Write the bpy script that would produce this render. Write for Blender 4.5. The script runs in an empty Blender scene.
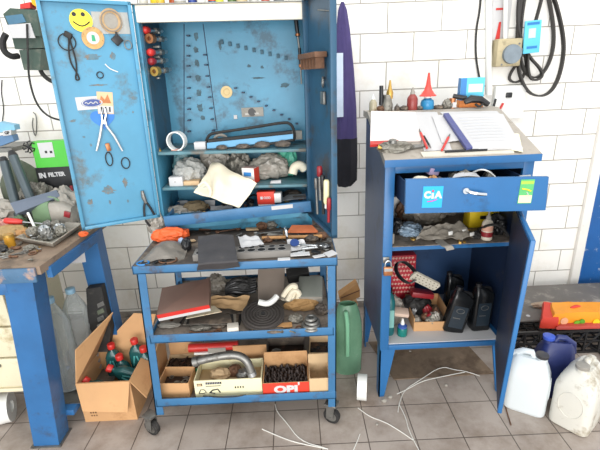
import bpy, bmesh, math, random
from mathutils import Vector, Matrix, noise
V = Vector
C = bpy.context.scene.collection
RND = random.Random(11)
# ------------------------------------------------------------------ camera model
EYE = V((0, 0, 1.6)); FPX = 425.475
PITCH, ROLL, YAW = .340256, -.040346, -.008815
def _basis():
    cp, sp = math.cos(PITCH), math.sin(PITCH)
    f = V((0, cp, -sp)); r = V((1, 0, 0)); u = V((0, sp, cp))
    cr, sr = math.cos(ROLL), math.sin(ROLL)
    r2 = cr*r + sr*u; u2 = -sr*r + cr*u
    Z = Matrix.Rotation(YAW, 3, 'Z')
    return Z@r2, Z@u2, Z@f
CR, CU, CF = _basis()
def ray(x, y): return CR*((x-300)/FPX) + CU*((225-y)/FPX) + CF
def aY(x, y, Y):                      # where the sight line meets the upright plane at depth Y
    v = ray(x, y); return EYE + v*(Y/v.y)
def aZ(x, y, Z):                      # ... the level plane at height Z
    v = ray(x, y); return EYE + v*((Z-1.6)/v.z)
def aP(x, y, P, n):                   # ... any plane
    v = ray(x, y); return EYE + v*((V(P)-EYE).dot(n)/v.dot(n))
def S(P): return (V(P)-EYE).dot(CF)/FPX     # metres per pixel at a point
# ------------------------------------------------------------------ materials
def lin(h):
    h = h.lstrip('#'); o = []
    for i in (0, 2, 4):
        c = int(h[i:i+2], 16)/255
        o.append(c/12.92 if c <= .04045 else ((c+.055)/1.055)**2.4)
    return (*o, 1)
MATS = {}
def mat(name, col, rough=.5, metal=0., var=.12, vs=9., dirt=None, dw=.3, ds=5., bump=0., bs=40., trans=0., coat=0.):
    if name in MATS: return MATS[name]
    m = bpy.data.materials.new(name); m.use_nodes = True; MATS[name] = m
    nt = m.node_tree; N = nt.nodes; L = nt.links
    b = N['Principled BSDF']
    b.inputs['Roughness'].default_value = rough; b.inputs['Metallic'].default_value = metal
    b.inputs['Coat Weight'].default_value = coat
    tc = N.new('ShaderNodeTexCoord')
    def nz(s, det=4, r=.6):
        n = N.new('ShaderNodeTexNoise'); n.inputs['Scale'].default_value = s
        n.inputs['Detail'].default_value = det; n.inputs['Roughness'].default_value = r
        L.new(tc.outputs['Object'], n.inputs['Vector']); return n
    c = lin(col)
    n1 = nz(vs); rp = N.new('ShaderNodeValToRGB'); e = rp.color_ramp.elements
    e[0].position = .3; e[1].position = .72
    e[0].color = tuple(x*(1-var) for x in c[:3])+(1,); e[1].color = tuple(min(1, x*(1+var*.7)) for x in c[:3])+(1,)
    L.new(n1.outputs['Fac'], rp.inputs['Fac']); out = rp.outputs['Color']
    if dirt:
        n2 = nz(ds, 8, .68); r2 = N.new('ShaderNodeValToRGB'); q = r2.color_ramp.elements
        q[0].position = .655-dw*.45; q[1].position = q[0].position+.12
        q[0].color = (0, 0, 0, 1); q[1].color = (1, 1, 1, 1)
        L.new(n2.outputs['Fac'], r2.inputs['Fac'])
        mx = N.new('ShaderNodeMixRGB'); mx.inputs['Color2'].default_value = lin(dirt)
        mu = N.new('ShaderNodeMath'); mu.operation = 'MULTIPLY'; mu.inputs[1].default_value = .75
        L.new(r2.outputs['Color'], mu.inputs[0]); L.new(mu.outputs[0], mx.inputs['Fac'])
        L.new(out, mx.inputs['Color1']); out = mx.outputs['Color']
    L.new(out, b.inputs['Base Color'])
    if bump:
        n3 = nz(bs, 5); bp = N.new('ShaderNodeBump'); bp.inputs['Strength'].default_value = bump
        bp.inputs['Distance'].default_value = .01
        L.new(n3.outputs['Fac'], bp.inputs['Height']); L.new(bp.outputs['Normal'], b.inputs['Normal'])
    if trans:                          # thin clear plastic: part see-through, part glossy film
        o = N['Material Output']; t = N.new('ShaderNodeBsdfTransparent'); t.inputs['Color'].default_value = lin(col)
        ms = N.new('ShaderNodeMixShader'); lw = N.new('ShaderNodeLayerWeight'); lw.inputs['Blend'].default_value = .35
        ma = N.new('ShaderNodeMath'); ma.operation = 'MULTIPLY_ADD'; ma.use_clamp = True
        ma.inputs[1].default_value = .6; ma.inputs[2].default_value = 1-trans
        L.new(lw.outputs['Facing'], ma.inputs[0]); L.new(ma.outputs[0], ms.inputs['Fac'])
        L.new(t.outputs[0], ms.inputs[1]); L.new(b.outputs[0], ms.inputs[2]); L.new(ms.outputs[0], o.inputs['Surface'])
    return m
# ------------------------------------------------------------------ mesh builder
def rotm(rx=0, ry=0, rz=0):
    return Matrix.Rotation(math.radians(rz), 4, 'Z') @ Matrix.Rotation(math.radians(ry), 4, 'Y') @ Matrix.Rotation(math.radians(rx), 4, 'X')
def TR(p, rx=0, ry=0, rz=0): return Matrix.Translation(V(p)) @ rotm(rx, ry, rz)
def frame(p, x, y):                   # matrix with given x and y directions
    x = V(x).normalized(); z = x.cross(V(y)).normalized(); y = z.cross(x)
    return Matrix.Translation(V(p)) @ Matrix((x, y, z)).transposed().to_4x4()
WL = {}
TILT = [None]
class MB:
    def __init__(s): s.bm = bmesh.new(); s.mats = []
    def mi(s, m):
        if m is None: return 0
        if m not in s.mats: s.mats.append(m)
        return s.mats.index(m)
    def put(s, bm, m=None, M=None):
        if M is not None: bm.transform(M)
        i = s.mi(m)
        for f in bm.faces: f.material_index = i
        me = bpy.data.meshes.new('t'); bm.to_mesh(me); bm.free(); s.bm.from_mesh(me); bpy.data.meshes.remove(me)
        return s
    def box(s, c, d, rot=(0, 0, 0), bev=0., m=None, M=None):
        b = bmesh.new(); bmesh.ops.create_cube(b, size=1)
        b.transform(Matrix.Diagonal((*d, 1)))
        if bev: bmesh.ops.bevel(b, geom=list(b.edges), offset=min(bev, min(d)*.45), segments=2, affect='EDGES', profile=.5)
        b.transform(TR(c, *rot))
        return s.put(b, m, M)
    def bx(s, x0, x1, y0, y1, z0, z1, bev=0., m=None, M=None):
        return s.box(((x0+x1)/2, (y0+y1)/2, (z0+z1)/2), (abs(x1-x0), abs(y1-y0), abs(z1-z0)), bev=bev, m=m, M=M)
    def hexa(s, bot, top, m=None):    # 4 bottom + 4 top points
        b = bmesh.new(); v = [b.verts.new(p) for p in list(bot)+list(top)]
        for q in ((3, 2, 1, 0), (4, 5, 6, 7), (0, 1, 5, 4), (1, 2, 6, 5), (2, 3, 7, 6), (3, 0, 4, 7)): b.faces.new([v[i] for i in q])
        bmesh.ops.recalc_face_normals(b, faces=b.faces)
        return s.put(b, m)
    def loft(s, secs, m=None, M=None, caps=True, closed=True):
        b = bmesh.new(); rings = [[b.verts.new(V(p)) for p in r] for r in secs]; n = len(rings[0])
        for a, c in zip(rings, rings[1:]):
            for i in range(n if closed else n-1):
                j = (i+1) % n
                try: b.faces.new((a[i], a[j], c[j], c[i]))
                except ValueError: pass
        if caps and closed:
            b.faces.new(list(reversed(rings[0]))); b.faces.new(rings[-1])
        bmesh.ops.recalc_face_normals(b, faces=b.faces)
        return s.put(b, m, M)
    def cyl(s, p0, p1, r0, r1=None, seg=14, m=None, M=None):
        p0, p1 = V(p0), V(p1); r1 = r0 if r1 is None else r1
        q = (p1-p0).to_track_quat('Z', 'Y').to_matrix(); secs = []
        for p, r in ((p0, r0), (p1, r1)):
            secs.append([p+q@V((r*math.cos(2*math.pi*i/seg), r*math.sin(2*math.pi*i/seg), 0)) for i in range(seg)])
        return s.loft(secs, m, M)
    def lathe(s, prof, base=(0, 0, 0), axis=(0, 0, 1), seg=20, m=None, M=None, caps=True):
        q = V(axis).to_track_quat('Z', 'Y').to_matrix(); base = V(base)
        secs = [[base+q@V((max(r, 1e-4)*math.cos(2*math.pi*i/seg), max(r, 1e-4)*math.sin(2*math.pi*i/seg), z)) for i in range(seg)] for r, z in prof]
        return s.loft(secs, m, M, caps)
    def ringl(s, prof, base=(0, 0, 0), axis=(0, 0, 1), seg=24, m=None, M=None):   # closed profile: washers, tape
        return s.lathe(list(prof)+[prof[0]], base, axis, seg, m, M, caps=False)
    def tube(s, pts, r, seg=7, closed=False, m=None, M=None, smooth=0):
        P = [V(p) for p in pts]
        for _ in range(smooth):
            Q = []
            k = len(P)
            for i in range(k if closed else k-1):
                a, c = P[i], P[(i+1) % k]; Q += [a*.75+c*.25, a*.25+c*.75]
            P = Q if closed else [P[0]]+Q+[P[-1]]
        n = len(P); secs = []; up = None
        for i, p in enumerate(P):
            t = (P[(i+1) % n]-P[i-1]) if closed else (P[min(i+1, n-1)]-P[max(i-1, 0)])
            t = t.normalized() if t.length > 1e-9 else V((0, 0, 1))
            if up is None: up = t.orthogonal().normalized()
            up = (up-t*up.dot(t)); up = up.normalized() if up.length > 1e-6 else t.orthogonal().normalized()
            w = t.cross(up); rr = r[i] if isinstance(r, (list, tuple)) else r
            secs.append([p+rr*(math.cos(2*math.pi*k/seg)*up+math.sin(2*math.pi*k/seg)*w) for k in range(seg)])
        if closed: secs.append(secs[0])
        return s.loft(secs, m, M, caps=not closed)
    def strip(s, pts, side, w, t, m=None, closed=False, smooth=0):   # flat band (belts, rails): width along side
        P = [V(p) for p in pts]
        for _ in range(smooth):
            Q = []; k = len(P)
            for i in range(k if closed else k-1):
                a, c = P[i], P[(i+1) % k]; Q += [a*.75+c*.25, a*.25+c*.75]
            P = Q if closed else [P[0]]+Q+[P[-1]]
        n = len(P); sd = V(side).normalized(); secs = []
        for i, p in enumerate(P):
            d = (P[(i+1) % n]-P[i-1]) if closed else (P[min(i+1, n-1)]-P[max(i-1, 0)])
            nn = d.normalized().cross(sd).normalized()
            secs.append([p+sd*w/2+nn*t/2, p-sd*w/2+nn*t/2, p-sd*w/2-nn*t/2, p+sd*w/2-nn*t/2])
        if closed: secs.append(secs[0])
        return s.loft(secs, m, caps=not closed)
    def prism(s, poly, vec, m=None, M=None):
        b = bmesh.new(); v = [b.verts.new(V(p)) for p in poly]; f = b.faces.new(v)
        r = bmesh.ops.extrude_face_region(b, geom=[f]); vs = [g for g in r['geom'] if isinstance(g, bmesh.types.BMVert)]
        bmesh.ops.translate(b, verts=vs, vec=V(vec)); bmesh.ops.recalc_face_normals(b, faces=b.faces)
        return s.put(b, m, M)
    def sheet(s, fn, nu, nv, t, m=None, M=None):
        b = bmesh.new(); g = [[b.verts.new(fn(i/nu, j/nv)) for i in range(nu+1)] for j in range(nv+1)]
        for j in range(nv):
            for i in range(nu): b.faces.new((g[j][i], g[j][i+1], g[j+1][i+1], g[j+1][i]))
        bmesh.ops.recalc_face_normals(b, faces=b.faces)
        bmesh.ops.solidify(b, geom=list(b.faces), thickness=t)
        return s.put(b, m, M)
    def blob(s, c, d, amp=.25, fr=3., seed=0, sub=3, m=None, M=None, ridge=False, rz=0):
        if ridge: s.crease = 1
        b = bmesh.new(); bmesh.ops.create_icosphere(b, subdivisions=sub, radius=1)
        o = V((seed*3.7, seed*1.3, seed*.77))
        for v in b.verts:
            q = v.co.copy(); n = noise.noise(q*fr+o)
            if ridge: n = .75-2.1*abs(noise.noise(q*fr*.62+o))+.45*(.5-2*abs(noise.noise(q*fr*1.5+o)))
            v.co = q*(1+amp*n)
            v.co.z = max(v.co.z, -.82)
        b.transform(TR(c, 0, 0, rz) @ Matrix.Diagonal((d[0]/2, d[1]/2, d[2]/2, 1)) @ Matrix.Translation((0, 0, .82)))
        return s.put(b, m, M)
    def torus(s, c, R, r, axis=(0, 0, 1), seg=28, rs=8, m=None, M=None, sx=1., sy=1.):
        q = V(axis).to_track_quat('Z', 'Y').to_matrix()
        pts = [V(c)+q@V((R*sx*math.cos(2*math.pi*i/seg), R*sy*math.sin(2*math.pi*i/seg), 0)) for i in range(seg)]
        return s.tube(pts, r, rs, True, m, M)
    def text(s, t, M, size, d=.0006, m=None, bold=0.):
        cu = bpy.data.curves.new('t', 'FONT'); cu.body = t; cu.size = size; cu.extrude = d; cu.align_x = 'CENTER'; cu.align_y = 'CENTER'; cu.offset = bold
        cu.resolution_u = 3
        o = bpy.data.objects.new('t', cu); C.objects.link(o)
        me = bpy.data.meshes.new_from_object(o.evaluated_get(bpy.context.evaluated_depsgraph_get()))
        b = bmesh.new(); b.from_mesh(me); bpy.data.objects.remove(o); bpy.data.curves.remove(cu); bpy.data.meshes.remove(me)
        return s.put(b, m, M)
    def build(s, name, m=None, parent=None, M=None, ang=40):
        if M is not None: s.bm.transform(M)
        if TILT[0] is not None: s.bm.transform(TILT[0])
        if getattr(s, 'crease', 0): ang = 9
        for f in s.bm.faces: f.smooth = True
        for e in s.bm.edges:
            if len(e.link_faces) == 2 and e.calc_face_angle(0) > math.radians(ang): e.smooth = False
        if parent is not None: org = WL[parent.name]
        else:
            xs = [v.co for v in s.bm.verts]
            org = V(((min(p.x for p in xs)+max(p.x for p in xs))/2, (min(p.y for p in xs)+max(p.y for p in xs))/2, min(p.z for p in xs)))
        s.bm.transform(Matrix.Translation(-org))
        me = bpy.data.meshes.new(name); s.bm.to_mesh(me); s.bm.free()
        for k in (s.mats or [m]): me.materials.append(k)
        o = bpy.data.objects.new(name, me); C.objects.link(o)
        if parent is not None: o.parent = parent
        else: o.location = org
        WL[o.name] = org
        return o
def tag(o, label, cat, group=None, kind=None):
    o['label'] = label; o['category'] = cat
    if group: o['group'] = group
    if kind: o['kind'] = kind
    return o
def thing(name, label, cat, loc, group=None):
    o = bpy.data.objects.new(name, None); C.objects.link(o); o.location = V(loc); o.empty_display_size = .05
    WL[o.name] = V(loc); return tag(o, label, cat, group)
def solo(mb, name, label, cat, m=None, group=None, M=None, ang=40):
    return tag(mb.build(name, m, None, M, ang), label, cat, group)
def struct(mb, name, m):
    o = mb.build(name, m); o['kind'] = 'structure'; return o
def rrect(w, d, r, z=0., n=4, cx=0., cy=0.):
    o = []; r = min(r, w*.499, d*.499)
    for sx, sy, a0 in ((1, 1, 0), (-1, 1, 90), (-1, -1, 180), (1, -1, 270)):
        for k in range(n+1):
            a = math.radians(a0+90*k/n); o.append(V((cx+sx*(w/2-r)+r*math.cos(a), cy+sy*(d/2-r)+r*math.sin(a), z)))
    return o
def circ(c, r, n=24, ax=(1, 0, 0), ay=(0, 0, 1)):
    return [V(c)+V(ax)*r*math.cos(2*math.pi*i/n)+V(ay)*r*math.sin(2*math.pi*i/n) for i in range(n)]
def pxsheet(q, nu, nv, t, bulge=0., nzv=.0, fr=12., seed=0, m=None, mb=None):
    """cloth or paper through four points (px, py, depth Y), order TL TR BR BL"""
    A = [aY(*p) for p in q]; nrm = (A[1]-A[0]).cross(A[3]-A[0]).normalized()
    if nrm.dot(CF) > 0: nrm = -nrm
    def fn(u, v):
        p = (A[0]*(1-u)+A[1]*u)*(1-v)+(A[3]*(1-u)+A[2]*u)*v
        k = bulge*math.sin(math.pi*u)*math.sin(math.pi*v)
        return p+nrm*(k+nzv*noise.noise(p*fr+V((seed, seed*2, 0)))) 
    return (mb or MB()).sheet(fn, nu, nv, t, m)
def lerp(a, b, t): return a*(1-t)+b*t
# ------------------------------------------------------------------ materials
m_cartblue = mat('cart_blue_paint', '346a94', .45, 0, .16, 6, '4a3a30', .22, 9, .1, 60)
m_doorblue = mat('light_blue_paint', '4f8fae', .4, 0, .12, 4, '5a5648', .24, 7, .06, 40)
m_inblue = mat('cabinet_inside_blue', '438aa8', .42, 0, .14, 5, '2c4c5c', .27, 8, .05, 40)
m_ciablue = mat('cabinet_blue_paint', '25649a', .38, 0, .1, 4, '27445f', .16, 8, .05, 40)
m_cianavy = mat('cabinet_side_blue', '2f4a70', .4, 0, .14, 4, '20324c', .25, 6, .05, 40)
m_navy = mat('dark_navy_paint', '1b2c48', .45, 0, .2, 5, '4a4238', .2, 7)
m_bench = mat('bench_blue_paint', '2a6296', .4, 0, .15, 5, '3a3c44', .2, 6, .08, 40)
m_benchedge = mat('chipped_blue_paint', '3e6484', .55, 0, .2, 10, 'b08c70', .3, 14, .2, 60)
m_benchtop = mat('worn_brown_board', '8a7664', .7, 0, .25, 8, '4e443a', .3, 9, .15, 50)
m_cream = mat('cream_paint', 'e4ddcc', .5, 0, .05, 4, 'b9a88a', .14, 9)
m_oldcream = mat('aged_cream_paint', 'd9d0b2', .55, 0, .08, 4, 'a08c60', .18, 8)
m_darkmetal = mat('dark_dirty_metal', '5a5149', .6, .2, .3, 12, '8a7a68', .3, 14, .15, 60)
m_shelf = mat('dusty_shelf', '94887c', .75, 0, .2, 10, '4b443e', .35, 10, .1, 50)
m_shelfdust = mat('grimy_bottom_shelf', '6d6258', .75, 0, .25, 8, '352f2a', .35, 8, .1, 40)
m_steel = mat('bright_steel', 'b9bcbd', .3, .85, .1, 20)
m_dsteel = mat('dull_steel', '84837f', .42, .7, .2, 20, '55504a', .25, 25)
m_chrome = mat('chrome', 'd6d8da', .12, 1., .04, 10)
m_rust = mat('rusty_steel', '7c5a44', .65, .3, .3, 20, '4a352a', .3, 20, .2, 60)
m_copper = mat('copper', 'b4764e', .4, .7, .2, 20)
m_brass = mat('brass', 'c7a052', .35, .7, .15, 20)
m_black = mat('black_plastic', '1c1c1e', .4, 0, .15, 20)
m_rubber = mat('black_rubber', '262524', .7, 0, .2, 25, '4b4742', .2, 20)
m_char = mat('charcoal_foam', '434143', .85, 0, .15, 14, '5a5753', .2, 12, .15, 80)
m_white = mat('white_card', 'd9d7d2', .6, 0, .04, 6)
m_paper = mat('white_paper', 'c3c2c2', .7, 0, .03, 6)
m_plastwhite = mat('white_plastic', 'e6e6e1', .35, 0, .04, 5)
m_red = mat('red_plastic', 'c8322c', .38, 0, .1, 12)
m_redcard = mat('red_card', 'd63a26', .55, 0, .06, 10)
m_crimson = mat('deep_red_plastic', '8e2028', .4, 0, .15, 12)
m_orange = mat('orange_plastic', 'e8622a', .5, 0, .12, 14, bump=.15, bs=30)
m_yellow = mat('yellow_card', 'eccb1e', .5, 0, .06, 8)
m_green = mat('green_plastic', '2f9a6a', .4, 0, .15, 10)
m_teal = mat('teal_plastic', '1f6a66', .35, 0, .15, 10)
m_cardb = mat('brown_cardboard', 'c79a6c', .8, 0, .08, 6, 'a87c50', .2, 5)
m_card2 = mat('pale_cardboard', 'c9ab84', .8, 0, .1, 6, '9a7c58', .2, 8)
m_wood = mat('raw_wood', 'b98a58', .7, 0, .18, 12)
m_film = mat('grey_plastic_film', '9c968c', .25, 0, .15, 14, bump=.5, bs=30)
m_film2 = mat('clear_plastic_film', 'c9c9c4', .15, 0, .1, 14, bump=.5, bs=35, trans=.35)
m_filmd = mat('dark_plastic_film', '8a8378', .3, 0, .3, 14, bump=.5, bs=30)
m_rag = mat('grey_rag', '9a958c', .9, 0, .15, 12, bump=.3, bs=60)
m_canvas = mat('cream_canvas', 'e6dcc4', .9, 0, .06, 12, bump=.25, bs=120)
m_greendk = mat('dark_green_enamel', '3c4f45', .5, 0, .2, 8, '6a6a5e', .25, 9)
m_olive = mat('olive_fabric', '596050', .8, 0, .2, 14, bump=.3, bs=60)
m_sage = mat('dusty_green_plastic', '6f8a68', .5, 0, .15, 9)
m_skyblue = mat('sky_blue_card', '5cc0e0', .5, 0, .08, 8)
m_bluecard = mat('blue_card', '2b78b8', .5, 0, .08, 8)
m_traymetal = mat('pale_tray_metal', 'b4aea2', .45, .35, .15, 14, '7a7064', .25, 14)
m_smudge = mat('smudge', '3c6272', .6, 0, .3, 40)
m_clip = mat('grey_part_metal', '8e8a80', .5, .5, .3, 25, '3e3a34', .35, 30, .3, 80)
# ------------------------------------------------------------------ room
WY = 2.70
def tiled(name, c1, c2, cm, w, h, mort, ox, oy, axes, off, rough, bumpd, dirt, dpos):
    m = bpy.data.materials.new(name); m.use_nodes = True; nt = m.node_tree; N = nt.nodes; L = nt.links; b = N['Principled BSDF']
    g = N.new('ShaderNodeNewGeometry'); sp = N.new('ShaderNodeSeparateXYZ'); L.new(g.outputs['Position'], sp.inputs[0])
    cb = N.new('ShaderNodeCombineXYZ')
    for k, (ax, o) in enumerate(zip(axes, (ox, oy))):
        a = N.new('ShaderNodeMath'); a.operation = 'ADD'; a.inputs[1].default_value = -o
        L.new(sp.outputs[ax], a.inputs[0]); L.new(a.outputs[0], cb.inputs[k])
    br = N.new('ShaderNodeTexBrick'); L.new(cb.outputs[0], br.inputs['Vector'])
    br.offset = off; br.offset_frequency = 2; br.squash = 1
    for k, v in (('Scale', 1), ('Mortar Size', mort), ('Mortar Smooth', .35), ('Bias', 0), ('Brick Width', w), ('Row Height', h)): br.inputs[k].default_value = v
    br.inputs['Color1'].default_value = lin(c1); br.inputs['Color2'].default_value = lin(c2); br.inputs['Mortar'].default_value = lin(cm)
    n = N.new('ShaderNodeTexNoise'); n.inputs['Scale'].default_value = 3.2; n.inputs['Detail'].default_value = 9; n.inputs['Roughness'].default_value = .7
    L.new(g.outputs['Position'], n.inputs['Vector'])
    rp = N.new('ShaderNodeValToRGB'); e = rp.color_ramp.elements; e[0].position = dpos; e[1].position = dpos+.25
    e[0].color = (1, 1, 1, 1); e[1].color = lin(dirt); L.new(n.outputs['Fac'], rp.inputs['Fac'])
    mx = N.new('ShaderNodeMixRGB'); mx.blend_type = 'MULTIPLY'; mx.inputs['Fac'].default_value = 1
    L.new(br.outputs['Color'], mx.inputs['Color1']); L.new(rp.outputs['Color'], mx.inputs['Color2']); L.new(mx.outputs['Color'], b.inputs['Base Color'])
    b.inputs['Roughness'].default_value = rough
    n2 = N.new('ShaderNodeTexNoise'); n2.inputs['Scale'].default_value = 60; n2.inputs['Detail'].default_value = 4; L.new(g.outputs['Position'], n2.inputs['Vector'])
    ad = N.new('ShaderNodeMath'); ad.operation = 'MULTIPLY_ADD'; ad.inputs[1].default_value = -1.; L.new(br.outputs['Fac'], ad.inputs[0])
    mu = N.new('ShaderNodeMath'); mu.operation = 'MULTIPLY'; mu.inputs[1].default_value = .35; L.new(n2.outputs['Fac'], mu.inputs[0]); L.new(mu.outputs[0], ad.inputs[2])
    bp = N.new('ShaderNodeBump'); bp.inputs['Strength'].default_value = .6; bp.inputs['Distance'].default_value = bumpd
    L.new(ad.outputs[0], bp.inputs['Height']); L.new(bp.outputs['Normal'], b.inputs['Normal'])
    return m
m_floor = tiled('grey_floor_tiles', 'aca096', 'a79b91', '5e544c', .2191, .2191, .0028, -.588-.2191*20, 1.719-.2191*20, ('X', 'Y'), 0., .45, .002, 'c2b8ae', .45)
m_wall = tiled('white_block_wall', 'f1eee8', 'edeae3', '9f998f', .3150, .15876, .0036, .577-.315*12, 1.966-.15876*14, ('X', 'Z'), .5, .75, .004, 'ece7dd', .5)
struct(MB().bx(-3.2, 3.6, -1.2, 2.95, -.06, 0), 'floor', m_floor)
struct(MB().bx(-3.2, 3.6, WY, 2.85, 0, 3.), 'wall_back', m_wall)
struct(MB().bx(-3.2, 1.92, WY-.012, WY, 0, .045, .003), 'baseboard_back', mat('grey_skirting', '8d857b', .7, 0, .2, 9, '5a534c', .3, 8))
struct(MB().bx(1.925, 1.985, WY-.03, WY, 0, 2.3, .006), 'trim_1', mat('white_trim_paint', 'e9e6df', .5, 0, .05, 5, '8a8074', .14, 7))
dr = struct(MB().bx(1.987, 2.95, WY-.022, WY, 0.04, 2.25, .004), 'door_1', mat('blue_door_paint', '1f5c9e', .45, 0, .12, 5, 'c8d0d8', .12, 22))
# brown dirt on the tiles under the blue cabinet, built as a thin sheet
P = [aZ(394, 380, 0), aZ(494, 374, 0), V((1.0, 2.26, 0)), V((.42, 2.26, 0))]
solo(MB().prism([p+V((0, 0, .001)) for p in P], (0, 0, .004)), 'floor_dirt', 'layer of brown dust and dirt on the floor tiles under the blue drawer cabinet', 'sheet',
     mat('brown_floor_dirt', '84705c', .9, 0, .25, 9, '5e4c3c', .35, 6))
# ------------------------------------------------------------------ workbench (left)
bench = thing('workbench', 'blue steel workbench with a worn brown top heaped with tools and parts', 'workbench', (-1.4, 1.8, 0))
BZ = .925
MB().hexa([(-2.3, 1.55, .89), (-1.02, 1.55, .89), (-.975, 2.36, .89), (-2.3, 2.36, .89)], [(-2.3, 1.55, BZ), (-1.02, 1.55, BZ), (-.975, 2.36, BZ), (-2.3, 2.36, BZ)]).build('bench_top', m_benchtop, bench)
b = MB().bx(-2.3, -1.035, 1.535, 1.549, .862, BZ-.002, .003); b.build('front_edge_strip', m_benchedge, bench)
MB().hexa([(-1.03, 1.6, .852), (-1.008, 1.6, .852), (-.978, 1.985, .862), (-1.0, 1.985, .862)], [(-1.03, 1.6, .9), (-1.008, 1.6, .9), (-.975, 1.985, .905), (-1.0, 1.985, .905)]).build('side_rail', m_bench, bench)
MB().bx(-2.3, -1.18, 1.56, 1.64, .80, .862, .004).build('front_rail', m_bench, bench)
lg = MB().hexa([(-1.274, 1.562, .006), (-1.156, 1.562, .006), (-1.156, 1.655, .006), (-1.274, 1.655, .006)], [(-1.19, 1.562, .862), (-1.07, 1.562, .862), (-1.07, 1.655, .862), (-1.19, 1.655, .862)]).build('leg', m_bench, bench)
MB().bx(-1.285, -1.145, 1.552, 1.665, 0, .007).build('foot_plate', m_dsteel, lg)
MB().hexa([(-1.07, 1.98, 0), (-.985, 1.98, 0), (-.985, 2.06, 0), (-1.07, 2.06, 0)], [(-1.09, 1.98, .905), (-.99, 1.98, .905), (-.99, 2.06, .905), (-1.09, 2.06, .905)]).build('leg', m_bench, bench)
MB().bx(-1.22, -1.11, 1.655, 1.98, .09, .12, .003).build('lower_rail', m_bench, bench)
MB().bx(-1.9, -1.0, 1.99, 2.0, .09, .12).build('lower_rail', m_bench, bench)
# cream drawer cabinet under the bench
dc = thing('drawer_cabinet', 'cream metal drawer cabinet standing under the blue workbench behind its leg', 'cabinet', (-1.6, 2.0, 0))
MB().bx(-2.0, -1.29, 1.70, 2.1, .235, .84, .004).build('body', m_oldcream, dc)
for i, z in enumerate((.255, .42, .585)):
    d = MB().bx(-1.99, -1.298, 1.68, 1.699, z, z+.155, .004).build('drawer', m_oldcream, dc)
    MB().bx(-1.70, -1.40, 1.668, 1.68, z+.115, z+.13, .003).build('handle', m_dsteel, d)
MB().bx(-2.0, -1.29, 1.69, 2.1, .215, .235, .002).build('base_rim', m_oldcream, dc)
for x, y in ((-1.97, 1.72), (-1.97, 2.07), (-1.33, 2.07), (-1.62, 2.07)): MB().cyl((x, y, 0), (x, y, .215), .016).build('foot', m_dsteel, dc)
# ------------------------------------------------------------------ tool cart
cart = thing('tool_cart', 'blue steel tool trolley with three cluttered levels on castor wheels', 'trolley', (-.26, 1.86, 0))
X0, X1, Y0, Y1, CZ = -.682, .163, 1.6, 2.16, .886
MB().bx(X0+.004, X1-.004, Y0+.004, Y1-.004, .872, CZ).build('tabletop', m_darkmetal, cart)
for nm, z0, z1, xa, xb in (('top_rim', .848, .884, X0, X1), ('shelf_rim', .512, .553, X0+.02, X1-.02), ('shelf_rim', .166, .208, X0-.005, X1-.012)):
    b = MB(); b.bx(xa, xb, Y0, Y0+.004, z0, z1, .001); b.bx(xa, xb, Y1-.004, Y1, z0, z1); b.bx(xa, xa+.004, Y0, Y1, z0, z1); b.bx(xb-.004, xb, Y0, Y1, z0, z1)
    b.bx(xa, xb, Y0, Y0+.03, z0, z0+.004)
    b.build(nm, m_cartblue, cart)
MB().bx(X0+.025, X1-.025, Y0+.004, Y1-.004, .528, .536).build('shelf', m_shelf, cart)
MB().bx(X0, X1-.017, Y0+.004, Y1-.004, .168, .176).build('shelf', m_shelfdust, cart)
for xb0, xt0, s in ((-.698, -.668, 1), (.113, .122, -1)):
    for y in (Y0+.001, Y1-.04):
        w = .037
        b = MB()
        b.hexa([(xb0, y, .118), (xb0+w, y, .118), (xb0+w, y+.005, .118), (xb0, y+.005, .118)], [(xt0, y, .85), (xt0+w, y, .85), (xt0+w, y+.005, .85), (xt0, y+.005, .85)])
        xo, xt = (xb0, xt0) if s > 0 else (xb0+w-.005, xt0+w-.005)
        b.hexa([(xo, y, .118), (xo+.005, y, .118), (xo+.005, y+.037, .118), (xo, y+.037, .118)], [(xt, y, .85), (xt+.005, y, .85), (xt+.005, y+.037, .85), (xt, y+.037, .85)])
        b.build('post', m_cartblue, cart)
        for dz in (.53, .18, .865):
            pass
        cx, cy = xb0+w/2-(.05 if s > 0 else 0), y+.03-(.02 if s > 0 and y < 1.8 else 0)
        c = MB(); c.bx(cx-.026, cx+.026, cy-.03, cy+.03, .108, .118, .002); c.cyl((cx, cy, .1), (cx, cy, .108), .018)
        for sx in (-1, 1):
            c.hexa([(cx+sx*.019-.0015, cy-.012, .03), (cx+sx*.019+.0015, cy-.012, .03), (cx+sx*.019+.0015, cy+.022, .03), (cx+sx*.019-.0015, cy+.022, .03)],
                   [(cx+sx*.019-.0015, cy-.02, .104), (cx+sx*.019+.0015, cy-.02, .104), (cx+sx*.019+.0015, cy+.02, .104), (cx+sx*.019-.0015, cy+.02, .104)])
        c.cyl((cx-.026, cy, .04), (cx+.026, cy, .04), .005, seg=8)
        RC = TR((cx, cy, 0), 0, 0, 62) @ Matrix.Translation((-cx, -cy, 0)); c.bm.transform(RC); ca = c.build('caster', m_dsteel, cart)
        wl = MB(); wl.ringl([(.027, -.013), (.040, -.011), (.041, 0), (.040, .011), (.027, .013)], (cx, cy, .041), (1, 0, 0), m=m_rubber)
        wl.cyl((cx-.012, cy, .041), (cx+.012, cy, .041), .0275, seg=20, m=m_dsteel)
        wl.bm.transform(RC); wl.build('wheel', m_rubber, ca)
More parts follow.
